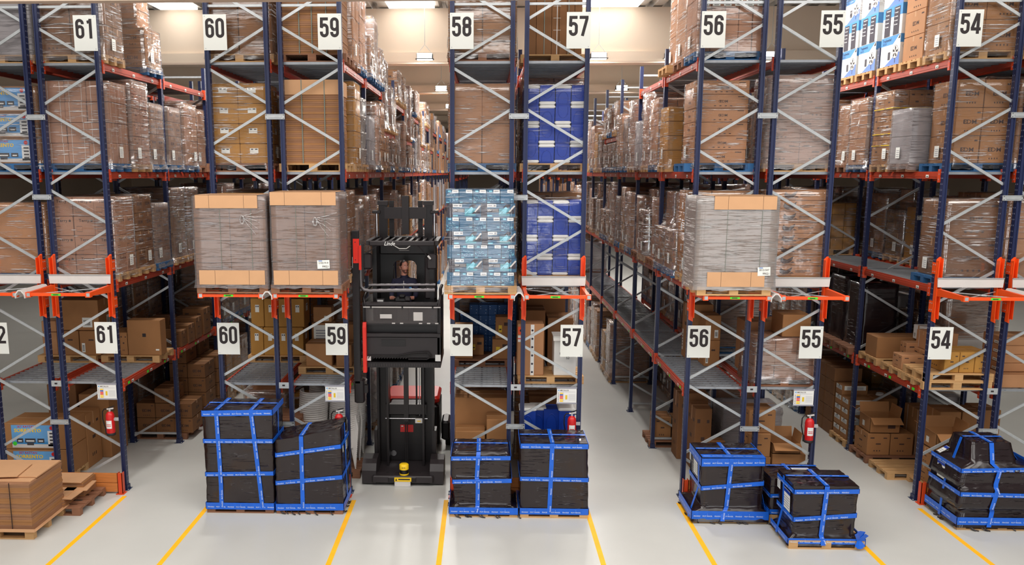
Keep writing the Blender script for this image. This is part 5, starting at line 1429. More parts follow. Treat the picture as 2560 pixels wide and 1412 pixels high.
pallet_thing('upper of two stacked pallets at the front of the lowest shelf, rack fifty-four', XL[54] + .6, .43, z1 + .146)
for i in range(3): carton('ochre carton on the stacked pallets of rack fifty-four, %s from the aisle' % ORD[i], 8.78 + i * .265, .1, z1 + .293, .255, .6, .37, 'carton_ochre', 'marks')
for i in range(2): carton('white carton with a barcode behind sign fifty-four, %s' % ('nearer the aisle', 'farther from the aisle')[i], 9.12 + i * .2, 1.55, zp + .42, .19, .4, .28, 'white', 'vbar')
carton('brown carton holding up the white cartons behind sign fifty-four', 9.28, 1.5, zp, .35, .5, .41, 'carton', 'none')
pallet_thing('empty pale pallet on the floor at the front of rack fifty-four', XL[54] + .58, 1.42, 0, 'wood')
pallet_thing('loaded pallet on the floor behind the empty one, rack fifty-four', XL[54] + .58, 2.36, 0, 'wood_dark')
for i in range(2): carton('carton with handling marks on the floor pallet of rack fifty-four, %s' % ('nearer the aisle', 'farther from the aisle')[i], 8.45 + i * .47, 2.05, .146, .45, .6, .45, 'carton', 'marks')
carton('open carton with raised flaps on the floor pallet of rack fifty-four', 8.5, 2.1, .6, .6, .5, .32, 'carton', 'none', open_=True)
carton('big strapped carton beside the open one under rack fifty-four', 9.45, 1.98, 0.146, .45, .7, .95, 'carton', 'strapw')
pallet_thing('pallet with small labelled cartons on the floor of rack fifty-four', XL[54] + .58, 3.4, 0, 'wood')
for i in range(2):
    for k in range(4 if i == 0 else 5):
        carton('small white labelled carton, %s column, %s up, floor of rack fifty-four' % (('nearer', 'farther')[i], ORD[k]), 8.45, 3.05 + i * .36, .146 + k * .225, .55, .34, .22, 'carton', 'sheet')
for i in range(3):
    for k in range(5):
        carton('plain floor carton deep in rack fifty-four, %s column back, %s up' % (ORD[i], ORD[k]), 8.45, 3.85 + i * .52, .0 + k * .31, .6, .5, .305, 'carton_dark', 'none')
carton('coil topped carton on the floor of rack fifty-four', 8.98, 3.05, .146, .5, .7, .93, 'carton', 'none')
for nm, x, y, z in (('the coil topped carton', 9.2, 3.3, 1.078), ('the big strapped carton', 9.65, 2.25, 1.098)):
    b = MB()
    for q in range(4): b.tube([(.07 * math.cos(a * .4) + .004 * q, .07 * math.sin(a * .4), .012 + q * .013) for a in range(17)], .007, 'white', 5)
    tag(b.obj('cable_coil', None, (x, y, z)), 'coil of white strapping on %s under rack fifty-four' % nm, 'coil', 'white coils')
pallet_thing('pallet with stacked cartons inside the front of rack fifty-four', XL[54] + .95, .62, 0, 'wood')
for i in range(2):
    for k in range(2): carton('printed carton at the front inside of rack fifty-four, %s column, %s' % (('outer', 'inner')[i], ('lower', 'upper')[k]), 8.85 + i * .36, .3, .146 + k * .33, .35, .6, .325, 'carton', 'marks')
carton('open carton on the front inside stack of rack fifty-four', 8.9, .35, .81, .55, .5, .32, 'carton', 'none', open_=True)
for i in range(3): carton('tall carton side by side deep in the front of rack fifty-four, %s' % ('outermost', 'middle', 'innermost')[i], 9.42 + i * .42, 1.25 if i < 2 else 1.4, .0, .4, .55, 1.3, 'carton', 'edm')
# rack fifty-three
for k in range(4): carton('flat tan carton piled on the lowest shelf of rack fifty-three, %s up' % ORD[k], XL[53] + .25, .4, z1 + .25 + k * .16, .8, .6, .155, 'carton_tan', 'barcode')
carton('wide pale carton under the pile on the lowest shelf of rack fifty-three', XL[53] + .03, .2, z1, 1.0, .8, .24, 'carton_tan', 'none')
carton('white carton at the edge of the lowest shelf of rack fifty-three', XL[53] + .12, 1.6, z1, .5, .5, .6, 'white', 'vbar')
load('wrapped_pallet', 'pale cartons in film on the third shelf of rack fifty-three', cell(53, 0, 0, 3), 2, 2, 3, 1.4, 'carton_tan', 'none', 'wood_blue', 'film_mid', group=WR, seed=2)
load('wrapped_pallet', 'pale cartons in film on the second shelf of rack fifty-three', cell(53, 0, 0, 2), 2, 2, 4, 1.35, 'carton_tan', 'none', 'wood', 'film_mid', group=WR, seed=1)
load('wrapped_pallet', 'brown cartons at the top of rack fifty-three', cell(53, 0, 0, 4), 2, 2, 3, 1.4, 'carton', 'none', 'wood', 'film_mid', group=WR, seed=1)
# ------------------------------------------------------------------ the many loads farther back
GEN = []
def gen(*a, **k): GEN.append(load('wrapped_pallet', 'x', (0, 0, -50), *a, parts=False, group='wrapped pallet loads in the racks', **k))
gen(2, 2, 4, 1.45, 'carton', 'edm', 'wood', 'film_clear', seed=1)
gen(2, 1, 3, 1.5, 'carton_dark', 'marks', 'wood', 'film_crinkled', seed=2, W=1.1)
gen(3, 2, 5, 1.35, 'carton_tan', 'none', 'wood_blue', 'film_crinkled', seed=3)
gen(1, 1, 2, 1.3, 'carton_tan', 'none', 'wood_dark', 'film_crinkled', seed=4, W=1.0, D=.7)
gen(2, 2, 6, 1.55, 'carton_pink', 'marks', 'wood', 'film_crinkled', seed=0)
gen(1, 2, 4, 1.2, 'carton', 'edm', 'wood_blue', 'film_heavy', seed=1, W=1.12, D=.74)
gen(4, 2, 4, 1.1, 'carton_ochre', 'none', 'wood', 'film_clear', seed=2)
gen(2, 1, 2, 1.0, 'carton_grey', 'none', 'wood_dark', 'film_heavy', seed=3)
def tiers(h1, h2, w2, m1, m2, pal):
    r_ = load('wrapped_pallet', 'x', (0, 0, -50), 2, 2, 2, h1, m1, 'edm', pal, 'film_crinkled', parts=False, group='wrapped pallet loads in the racks', seed=3)
    b = MB(); n = 2
    for k in range(n): b.cbox(-w2 / 2, w2 / 2, -.28, .3, .15 + h1 + k * h2 / n, .145 + h1 + (k + 1) * h2 / n - .006, m2, .008)
    b.obj('upper_cartons', r_)
    f_ = MB()
    film_into(f_, w2 / 2 + .01, .3, .15 + h1, .15 + h1 + h2, 'film_crinkled', 4, flare=.12, crumple=.03); f_.obj('upper_film', r_)
    GEN.append(r_)
tiers(.75, .7, .8, 'carton', 'carton_tan', 'wood_blue')
tiers(1.0, .45, .7, 'carton_dark', 'carton', 'wood')
LOW = []
def low(*a, **k): LOW.append(load('wrapped_pallet', 'x', (0, 0, -50), *a, parts=False, group='wrapped pallet loads in the racks', **k))
low(2, 2, 2, .72, 'carton', 'edm', 'wood', 'film_clear', seed=1)
low(3, 2, 3, .66, 'carton_dark', 'none', 'wood_blue', 'film_mid', seed=2)
low(2, 1, 2, .78, 'carton_tan', 'none', 'wood', 'film_mid', seed=3, W=1.1)
DESC = ['printed brown cartons in thin film', 'dark brown cartons in film', 'small tan cartons in film', 'two tan boxes under veiled film', 'pinkish brown cartons in thin film', 'printed cartons in milky film', 'ochre cartons in thin film', 'grey load in milky film', 'two tiered tan load', 'two tiered dark load']
LDESC = ['low printed cartons', 'low dark cartons', 'low tan cartons']
rg = random.Random(5)
used = {i: False for i in range(len(GEN))}; lused = {i: False for i in range(len(LOW))}
def fill(r, bay, pos, lev, z=None, small=False, levname=None, kind=None):
    pool, ds, us = (LOW, LDESC, lused) if small else (GEN, DESC, used)
    i = rg.randrange(len(pool)) if kind is None else kind
    rt_ = pool[i]
    ppos = bay * 3 + pos
    lbl = '%s, %s of rack %s, %s pallet from the front' % (ds[i], levname or LEV[lev], NUM[r], ORD[ppos])
    dx, dy = (.035 if r in FLIP else -.035) + rg.uniform(-.015, .015), rg.uniform(-.012, .012)
    l = cell(r, bay, pos, lev, z, dx, dy)
    if not us[i]:
        us[i] = True; rt_.location = l; rt_['label'] = lbl
    else: dup(rt_, l, 0, lbl)
TAKEN = {(61, 2): {0, 1}, (59, 3): {0, 1, 2}, (59, 4): {0, 1, 2}, (59, 2): {0}, (56, 4): {0, 1, 2}, (56, 3): {0}, (56, 2): {0}, (54, 4): {0, 1, 2, 3, 4}, (54, 3): {0, 2}, (54, 2): {0}, (61, 3): {0}, (61, 4): {0}}
def gap(r, bay, pos, lev, p=.9):
    if bay == 0 or (bay == 1):
        if bay * 3 + pos in TAKEN.get((r, lev), ()): return
    if rg.random() < p: fill(r, bay, pos, lev)
NEAR = 8
for bay in range(NEAR):
    for pos in range(3):
        for r in (59, 56):
            for lev in (2, 3):
                if lev == 3 and 6.85 in TOPS[r, bay]: fill(r, bay, pos, 3, None, True)
                else: gap(r, bay, pos, lev, .94)
        # levels above
        if bay == 1 and 59: fill(59, bay, pos, 4)
        if bay >= 2:
            tp = TOPS[59, bay][0]
            fill(59, bay, pos, 4, tp, tp > 7 or pos == 2)
        if bay == 3: fill(56, bay, pos, 4, 6.85, True, 'extra shelf')
        # lowest levels
        if bay >= 3:
            if rg.random() < .8: fill(56, bay, pos, 0)
            if rg.random() < .5 and bay >= 6: fill(56, bay, pos, 1)
        if bay >= 1:
            if rg.random() < .75 and bay > 1: fill(59, bay, pos, 0)
            if rg.random() < .8: fill(59, bay, pos, 1)
for bay in range(4):
    for pos in range(3):
        gap(61, bay, pos, 3, 1.0); gap(61, bay, pos, 2, 1.0)
        if bay == 0 and pos == 2: fill(61, 0, 2, 4)
        if bay >= 2: fill(61, bay, pos, 1); fill(61, bay, pos, 0)
        gap(54, bay, pos, 3, .95 if bay != 0 or pos != 1 else 1)
        if bay >= 1 and pos != 9:
            fill(54, bay, pos, 1) if bay > 1 else None
            if bay > 1: fill(54, bay, pos, 0); fill(54, bay, pos, 2)
        if bay in (1, 2): 
            for lev in (2, 3): fill(53, bay, pos, lev)
        if bay == 0 and pos:
            for lev in ((2, 3) if pos == 1 else (2, 3, 1)): fill(53, bay, pos, lev)
for r in (60, 58, 57, 55, 62):
    for pos in (1, 2):
        for lev in (2, 3):
            fill(r, 0, pos, lev)
    if r in (60, 62, 55):
        for pos in (0, 2): 
            for lev in ((2, 3, 1) if r == 55 else (2, 3)): fill(r, 1, pos, lev)
for pos in (1, 2): fill(60, 0, pos, 0); fill(55, 0, pos, 0) if pos == 2 else None
fill(58, 0, 2, 0); fill(58, 1, 0, 1); fill(57, 1, 0, 1); fill(57, 0, 2, 0); fill(60, 1, 0, 1); fill(60, 1, 1, 1)
for bay in (1, 2, 3):
    for pos in range(3):
        for lev in (0, 1, 2):
            if (bay, pos) not in ((1, 0), (1, 2)) or lev == 0: fill(55, bay, pos, lev)
            if bay < 3 and lev < 2: fill(60, bay, pos, lev) if (bay, pos, lev) not in ((1, 0, 1), (1, 1, 1)) else None
for bay in (0, 1, 2):
    for pos in range(3):
        if bay:
            for lev in (0, 1):
                fill(62, bay, pos, lev)
                fill(53, bay, pos, lev)
for i, u in used.items():
    if not u: print('unused', i)
# white sacks on a floor pallet seen behind the truck
t = thing('white_sack_pallet', 'pallet of white film wrapped sacks on the floor of rack fifty-nine behind the chairs', 'pallet load', cell(59, 1, 1, 0), 0); put('pallet', pallet_mesh('wood'), t)
for k in range(4):
    for i in range(3):
        b = MB(); b.cyl((-.38 + i * .38, -.36, .32 + k * .32), (-.38 + i * .38, .36, .32 + k * .32), .17, .17, 'offwhite', 16); b.obj('sack', t)
put('stretch_film', film_mesh(.57, .38, .1, 1.48, 'film_mid', 3), t)
# black wrapped loads on the lowest shelf of rack fifty-four
for i, (pos, h) in enumerate(((0, 1.5), (1, 1.55), (2, 1.45))):
    t = thing('black_wrapped_pallet', 'plain black wrapped load on the lowest shelf of rack fifty-four, %s past the second frame' % ORD[i], 'pallet load', cell(54, 1, pos, 1, dx=-.05), 0, 'black wrapped loads on the shelf'); put('pallet', pallet_mesh('wood_dark'), t)
    b = MB(); film_into(b, .34, .39, .1, h, 'black_film', i, crumple=.01); b.box(-.33, .33, -.38, .38, .145, h, 'black_film'); b.obj('black_film', t)
# past the near bays: everything too small to count
far = MB(); rf = random.Random(9)
def far_load(b, x, y, z, h):
    m = rf.choice(('carton', 'carton_tan', 'carton_dark', 'carton_pink', 'carton_grey'))
    w = rf.uniform(1.0, 1.16)
    b.box(x - .6, x + .6, y - .4, y + .4, z + .002, z + .14, rf.choice(('wood', 'wood_blue', 'wood_dark')))
    n = rf.choice((2, 3, 4))
    for k in range(n): b.box(x - w / 2, x + w / 2, y - .38, y + .38, z + .145 + h * k / n, z + .14 + h * (k + 1) / n, m)
    s = 1
    b.add([(x + s * (w / 2 + .03 + rf.uniform(0, .02)), y + yy, z + .1 + (h + .05) * q / 4) for q in range(5) for yy in (-.4, -.2, 0, .2, .4)], [(q * 5 + i, q * 5 + i + 1, q * 5 + i + 6, q * 5 + i + 5) for q in range(4) for i in range(4)], 'film_crinkled', True)
    s = -1
    b.add([(x + s * (w / 2 + .03 + rf.uniform(0, .02)), y + yy, z + .1 + (h + .05) * q / 4) for q in range(5) for yy in (-.4, -.2, 0, .2, .4)], [(q * 5 + i, q * 5 + i + 1, q * 5 + i + 6, q * 5 + i + 5) for q in range(4) for i in range(4)], 'film_crinkled', True)
for r in (59, 56):
    b = MB()
    for bay in range(NEAR, 15):
        for pos in range(3):
            x, y, _ = cell(r, bay, pos, 0)
            for lev in range(5):
                z = Z[lev]
                if lev == 4:
                    if r == 56: continue
                    tp = TOPS[r, bay]; z = tp[-1]
                hh = rf.uniform(1.1, 1.5)
                if (lev == 3 and TOPS[r, bay] == [6.85]) or (lev == 4 and z > 7): hh = rf.uniform(.6, .75)
                if rf.random() < .85: far_load(b, x, y, z, hh)
    tag(b.obj('distant_pallet_loads'), 'far wrapped pallet loads at the back end of rack %s' % NUM[r], 'pallet loads', None, 'stuff')

# ------------------------------------------------------------------ the turret lift truck
t = thing('lift_truck', 'black high lift turret truck with its cab raised, in the aisle beside rack fifty-nine', 'lift truck', (-.92, .35, 0), 0)
O = Vector((.92, -.35, 0))
def part(name, fn, parent=None, label=None):
    b = MB(); fn(b); b.v = [tuple(Vector(v) + O) for v in b.v]
    o = b.obj(name, parent or t)
    if label: o['label'] = label
    return o
def f(b):
    b.cbox(-1.5, -.34, .36, .62, .06, .2, 'dark_plastic', .02); b.cbox(-1.45, -.4, .6, 1.5, .06, .14, 'dark_plastic', .02); b.cbox(-1.2, -.66, .352, .4, .08, .18, 'black_metal', .01)
    for x in (-1.22, -.62): b.cyl((x, .55, .2), (x, .55, .215), .02, .02, 'rubber')
part('base_frame', f)
for x0, x1 in ((-1.7, -1.43), (-.41, -.15)):
    def f(b):
        pr = [(.42, .03), (.42, .28), (.5, .4), (.62, .45), (.95, .45), (1.08, .38), (1.12, .1), (1.1, .03)]
        n = len(pr)
        b.add([(x0, y, z) for y, z in pr] + [(x1, y, z) for y, z in pr], [tuple(range(n)), tuple(range(2 * n - 1, n - 1, -1))] + [(i, n + i, n + (i + 1) % n, (i + 1) % n) for i in range(n)], 'dark_plastic')
    wc = part('wheel_cover', f)
    def f(b): b.cyl((x0 + .05, .76, .16), (x1 - .05, .76, .16), .16, .16, 'rubber', 20)
    part('load_wheel', f)
def f(b):
    b.lathe([(0, .2), (.085, .2), (.09, .215), (.09, .235)], 'yellow', (-.9, .46, 0), 18); b.lathe([(.078, .235), (.078, .31)], 'black', (-.9, .46, 0), 18); b.lathe([(.088, .31), (.088, .4), (.07, .415), (0, .415)], 'yellow', (-.9, .46, 0), 18)
    b.box(-.955, -.845, .42, .5, .2, .23, 'black'); b.text('SICK', (-.9, .3695, .36), 'ink', .035)
part('safety_scanner', f, None, 'yellow scanner')
def f(b):
    b.box(-1.075, -.755, .346, .352, .1, .18, 'yellow'); b.box(-1.0, -.78, .3445, .346, .13, .155, 'ink'); b.add([(-1.06, .3445, .115), (-1.02, .3445, .115), (-1.04, .3445, .165)], [(0, 1, 2)], 'ink')
part('warning_plate', f, None, 'yellow plate')
def f(b):
    b.box(-1.07, -.77, .335, .35, .004, .095, 'offwhite'); [b.cyl((x, .332, z), (x, .336, z), .008, .008, 'galv', 6) for x in (-1.05, -.79) for z in (.02, .08)]
part('licence_plate', f)
def f(b): b.cyl((-1.3, .61, .142), (-1.3, .61, .146), .035, .035, 'white', 16); b.cyl((-1.3, .61, .144), (-1.3, .61, .148), .03, .03, 'red', 16)
part('round_sticker', f)
for sx in (-1, 1):
    def f(b):
        c = -.925
        a = c + sx * .555; q = c + sx * .33
        x0, x1 = min(a, q), max(a, q)
        b.box(x0, x0 + .04, 1.1, 1.42, .14, 3.0, 'black_metal'); b.box(x1 - .04, x1, 1.1, 1.42, .14, 3.0, 'black_metal'); b.box(x0, x1, 1.36, 1.42, .14, 3.0, 'black_metal')
        e = c + sx * .545; b.box(min(e, e + sx * .06), max(e, e + sx * .06), 1.0, 1.3, .14, .9, 'black_metal')
    part('mast_column', f)
    def f(b):
        c = -.925; a = c + sx * .52; q = c + sx * .36
        x0, x1 = min(a, q), max(a, q)
        b.box(x0, x1, 1.52, 1.66, 2.4, 5.3, 'black_metal'); b.box(x0 - .02, x1 + .02, 1.5, 1.68, 5.24, 5.32, 'dark_plastic')
        xx = c + sx * .56; b.cyl((xx, 1.52, 2.4), (xx, 1.52, 5.1), .028, .028, 'chrome', 12); b.cbox(xx - .08, xx + .08, 1.45, 1.62, 5.08, 5.14, 'dark_plastic', .01)
        xi = c + sx * .28
        b.box(xi - .045, xi + .045, 1.6, 1.66, 2.4, 5.32, 'black')
        for i in range(36): b.box(xi - .04, xi + .04, 1.585, 1.6, 4.65 + i * .018, 4.659 + i * .018, 'dark_plastic')
    part('upper_mast', f)
def f(b):
    b.box(-1.33, -.52, 1.5, 1.6, 4.98, 5.2, 'dark_plastic'); b.box(-.99, -.86, 1.46, 1.58, 4.68, 5.42, 'dark_plastic')
part('mast_head', f)
def f(b):
    b.box(-.965, -.875, 1.2, 1.3, 1.0, 2.6, 'black_metal'); b.tube([(-.935, 1.22, .18), (-.935, 1.2, .6), (-.94, 1.2, 1.02)], .012, 'rubber'); b.tube([(-.9, 1.22, .18), (-.905, 1.2, .6), (-.9, 1.2, 1.02)], .012, 'rubber')
part('lift_cylinder', f)
def f(b): b.cyl((-.72, 1.3, 1.1), (-.72, 1.3, 2.4), .018, .018, 'black_metal'); b.cyl((-.66, 1.3, 1.1), (-.66, 1.3, 2.4), .008, .008, 'chrome'); b.cyl((-.62, 1.3, 1.1), (-.62, 1.3, 2.4), .012, .012, 'rubber')
part('hydraulic_hose', f)
def f(b): b.box(-1.33, -.52, 1.22, 1.34, 1.16, 1.36, 'black_metal'); b.cyl((-1.33, 1.2, 1.08), (-.5, 1.2, 1.08), .012, .012, 'chrome')
part('cross_beam', f)
def f(b): b.box(-.74, -.6, 1.16, 1.2, 1.0, 1.09, 'offwhite'); b.box(-.7, -.63, 1.158, 1.16, 1.03, 1.05, 'yellow')
part('junction_box', f)
def f(b): b.cbox(-1.36, -.46, 1.42, 2.5, .12, 1.12, 'black', .03); b.box(-1.2, -.6, 1.412, 1.42, .5, .505, 'dark_plastic'); b.cyl((-1.2, 1.4, .3), (-1.2, 1.42, .3), .06, .05, 'chrome', 14)
bt = part('battery_box', f)
def f(b): b.box(-1.06, -.8, 1.41, 1.419, .74, .89, 'red'); b.cyl((-.98, 1.405, .82), (-.98, 1.41, .82), .035, .035, 'scarlet', 14); b.box(-1.04, -1.0, 1.406, 1.41, .85, .87, 'white')
part('red_plaque', f, bt)
def f(b): b.cbox(-1.5, -.34, 2.5, 3.6, .08, 1.0, 'black', .05); b.cbox(-1.5, -.34, 2.55, 3.55, 1.0, 1.16, 'scarlet', .05); b.box(-1.36, -.5, 2.53, 2.55, 1.02, 1.12, 'black'); [b.cyl((x, 2.52, 1.07), (x, 2.53, 1.07), .035, .035, 'offwhite', 10) for x in (-1.2, -.9, -.62)]; b.box(-1.5, -1.38, 2.45, 2.6, 1.02, 1.2, 'scarlet')
part('drive_unit', f)
def f(b): b.cyl((-.22, 2.9, .17), (-.1, 2.9, .17), .17, .17, 'rubber', 20); b.cbox(-.3, -.12, 2.55, 3.2, .2, .62, 'black_metal', .04)
part('drive_wheel', f)
def f(b): b.cyl((-1.33, 1.405, .99), (-1.33, 1.42, .99), .012, .012, 'green', 8)
part('status_light', f)
# cab
def f(b):
    b.box(-1.66, -.2, .46, 1.7, 2.28, 2.38, 'black_metal')
    for i in range(30): b.box(-1.64 + i * .047, -1.61 + i * .047, .452, .46, 2.3, 2.36, 'dark_plastic')
part('cab_floor', f)
def f(b):
    b.cbox(-1.63, -.2, .5, .9, 2.44, 2.86, 'dark_plastic', .02); b.box(-1.3, -.85, .49, .5, 2.68, 2.8, 'black'); b.box(-1.64, -.2, .46, .52, 2.86, 2.92, 'dark_plastic'); b.box(-1.6, -.24, .6, .7, 2.9, 3.12, 'black')
    for i in range(16): b.bar((-1.6 + i * .05, .49, 2.44), (-1.57 + i * .05, .49, 2.5), .014, .01, 'black_metal')
    b.tube([(-1.6, .47, 2.5), (-1.0, .47, 2.5), (-.7, .46, 2.56), (-.42, .46, 2.58), (-.36, .46, 2.5), (-.45, .46, 2.44), (-.8, .46, 2.44)], .012, 'rubber')
    b.tube([(-1.0, .46, 2.48), (-.7, .45, 2.53), (-.45, .45, 2.54), (-.4, .45, 2.49)], .01, 'rubber'); b.box(-1.63, -1.5, .485, .5, 2.4, 2.5, 'white'); b.box(-.3, -.2, .48, .5, 2.4, 2.52, 'white')
part('cab_front', f)
def f(b):
    b.box(-1.62, -.22, .5, .51, 3.1, 3.42, 'acrylic')
ac = part('clear_screen', f)
def f(b):
    b.box(-1.63, -.2, .488, .5, 3.40, 3.42, 'offwhite'); b.box(-1.63, -.2, .488, .5, 3.08, 3.1, 'black_metal')
    for x in (-1.1, -.95, -.6, -.45, -.3): b.box(x, x + .06, .486, .5, 3.1, 3.12, 'offwhite')
    for x in (-1.5, -.92, -.36): b.box(x, x + .03, .484, .5, 3.38, 3.42, 'black')
    b.quad((-1.32, .486, 3.2), (-1.1, .486, 3.2), (-1.1, .486, 3.28), (-1.32, .486, 3.28), 'offwhite'); b.quad((-.7, .486, 3.16), (-.53, .486, 3.16), (-.53, .486, 3.32), (-.7, .486, 3.32), 'offwhite')
part('screen_frame', f, ac)
def f(b):
    b.box(-1.64, -1.58, .5, 1.6, 2.38, 3.5, 'black_metal'); b.box(-.26, -.2, .5, 1.6, 2.38, 3.55, 'black_metal')
    b.tube([(-1.6, .52, 3.42), (-1.62, .52, 3.56), (-1.6, .9, 3.68), (-1.58, 1.4, 3.7)], .03, 'black_metal'); b.tube([(-.24, .52, 3.42), (-.2, .52, 3.58), (-.22, .9, 3.7), (-.22, 1.4, 3.7)], .03, 'dark_plastic')
    b.cbox(-1.62, -.22, .5, .6, 3.42, 3.5, 'dark_plastic', .02)
part('cab_side', f)
def f(b):
    b.tube([(-1.66, .46, 4.58), (-1.66, .46, 3.95), (-1.655, .46, 3.8), (-1.6, .46, 3.735), (-1.5, .46, 3.72), (-.3, .46, 3.74)], .036, 'steel_dark', 10); b.tube([(-1.52, .5, 3.82), (-.29, .5, 3.83)], .024, 'steel_dark', 10)
    b.box(-1.7, -1.6, .44, .5, 3.9, 4.58, 'dark_plastic')
part('guard_rail', f)
def f(b):
    x0, x1, z0, z1, y = -1.5, -.32, 2.4, 4.56, 1.5
    wx0, wx1, wz0, wz1 = -1.17, -.72, 3.62, 4.17
    b.box(x0, wx0, y, y + .06, z0, z1, 'black'); b.box(wx1, x1, y, y + .06, z0, z1, 'black'); b.box(wx0, wx1, y, y + .06, z0, wz0, 'black'); b.box(wx0, wx1, y, y + .06, wz1, z1, 'black')
    for cx_, sg in ((wx0, 1), (wx1, -1)): b.add([(cx_, y, wz1), (cx_ + sg * .09, y, wz1), (cx_ + sg * .03, y, wz1 - .03), (cx_, y, wz1 - .09)], [(0, 1, 2, 3)], 'black')
    b.cbox(-1.42, -.42, y - .12, y, 4.3, 4.55, 'black', .02)
    for x in (-1.22, -.66): b.cyl((x, y - .125, 4.43), (x, y - .12, 4.43), .075, .075, 'dark_plastic', 18)
    b.box(-1.06, -.83, y - .126, y - .12, 4.36, 4.46, 'dark_plastic'); b.box(-1.04, -.85, y - .13, y - .126, 4.375, 4.38, 'offwhite')
part('cab_back', f)
def f(b):
    b.box(-1.5, -1.42, .9, 1.5, 2.4, 4.56, 'black'); b.box(-.42, -.34, .9, 1.5, 2.4, 4.56, 'black')
    b.cbox(-.52, -.3, .95, 1.0, 3.5, 4.3, 'dark_plastic', .02)
part('cab_pillar', f)
def f(b):
    b.cbox(-1.5, -.3, .48, .56, 4.54, 4.63, 'dark_plastic', .015); b.cbox(-1.5, -.3, 1.6, 1.68, 4.56, 4.64, 'dark_plastic', .015); b.box(-1.56, -1.48, .52, 1.66, 4.55, 4.63, 'dark_plastic'); b.box(-.32, -.24, .52, 1.66, 4.55, 4.63, 'dark_plastic')
    for i in range(9): b.box(-1.42 + i * .125, -1.37 + i * .125, .54, 1.64, 4.57, 4.62, 'dark_plastic')
rf_ = part('cab_roof', f)
def f(b): b.text('Linde', (-1.12, .4785, 4.585), 'white', .1, (1, 0, 0), (.3, 0, 1), .9)
part('lettering', f, rf_)
def f(b): b.tube([(-1.05, .5, 4.55), (-.95, .5, 4.49), (-.82, .5, 4.49), (-.74, .5, 4.55)], .008, 'offwhite'); b.tube([(-.62, .52, 4.55), (-.5, .52, 4.42), (-.38, .52, 4.3)], .009, 'black_metal'); b.cyl((-.43, .52, 4.36), (-.38, .52, 4.3), .02, .016, 'white'); b.tube([(-1.35, .52, 4.55), (-1.5, .52, 4.44), (-1.62, .5, 4.38)], .009, 'black_metal')
part('cable', f)
for x in (-1.56, -.36):
    def f(b): b.cbox(x - .1, x + .1, .56, .6, 4.1, 4.4, 'dark_plastic', .03)
    part('mirror', f)
def f(b): b.cbox(-1.06, -.78, .6, .8, 3.49, 3.57, 'black', .02); b.cbox(-.98, -.86, .6, .7, 3.57, 3.63, 'black', .02); b.cbox(-.87, -.76, .58, .72, 3.51, 3.585, 'dark_plastic', .015); b.cyl((-1.15, .66, 3.545), (-1.06, .66, 3.545), .018, .018, 'black', 10); b.cyl((-.78, .66, 3.545), (-.69, .66, 3.545), .018, .018, 'black', 10); b.box(-1.02, -.82, .7, 1.0, 2.4, 3.46, 'black')
cs = part('control_console', f)
def f(b): b.box(-1.38, -1.27, .598, .602, 3.45, 3.53, 'white'); b.box(-1.36, -1.29, .596, .598, 3.47, 3.5, 'grey_print'); b.box(-1.4, -1.25, .602, .64, 3.43, 3.55, 'dark_plastic')
part('instruction_card', f, cs)
# auxiliary mast with the turret at the side
def f(b):
    b.box(-1.8, -1.68, .36, .5, 2.0, 4.82, 'dark_plastic'); b.box(-1.79, -1.69, .34, .37, 2.0, 4.8, 'black_metal'); b.cbox(-1.8, -1.62, .34, .52, 1.62, 2.06, 'black_metal', .02); b.box(-1.7, -1.56, .4, .5, 1.8, 1.95, 'black_metal')
ax = part('side_mast', f)
def f(b): b.box(-1.77, -1.66, .325, .345, 4.24, 4.68, 'scarlet'); b.box(-1.665, -1.62, .3, .33, 4.12, 4.56, 'scarlet'); [b.cyl((-1.73, .322, z), (-1.73, .326, z), .01, .01, 'ink', 8) for z in (4.3, 4.62)]
part('red_plate', f, ax)
def f(b):
    pr = [(.36, 2.2), (.36, 3.05), (.4, 3.14), (.46, 3.14), (.48, 2.2)]
    b.add([(-1.63, y, z) for y, z in pr] + [(-1.565, y, z) for y, z in pr], [(0, 1, 2, 3, 4), (9, 8, 7, 6, 5)] + [(i, 5 + i, 5 + (i + 1) % 5, (i + 1) % 5) for i in range(5)], 'scarlet')
part('red_cover', f, ax)

# ------------------------------------------------------------------ the driver
p = thing('person', 'driver in a dark fleece with a short beard, standing in the raised cab', 'person', (-.92, 1.05, 2.38), 0)
PO = Vector((.92, -1.05, -2.38))
def skinned(name, verts, edges, radii, mat, parent, levels=2, root=0):
    me = bpy.data.meshes.new(name); me.from_pydata([tuple(Vector(v) + PO) for v in verts], edges, []); me.materials.append(MATS[mat])
    o = put(name, me, parent)
    sk = o.modifiers.new('skin', 'SKIN'); sk.use_smooth_shade = True
    sv = me.skin_vertices[0].data
    for i, r in enumerate(radii): sv[i].radius = r if isinstance(r, tuple) else (r, r)
    sv[root].use_root = True
    ss = o.modifiers.new('sub', 'SUBSURF'); ss.levels = levels; ss.render_levels = levels
    return o
X0 = -.92
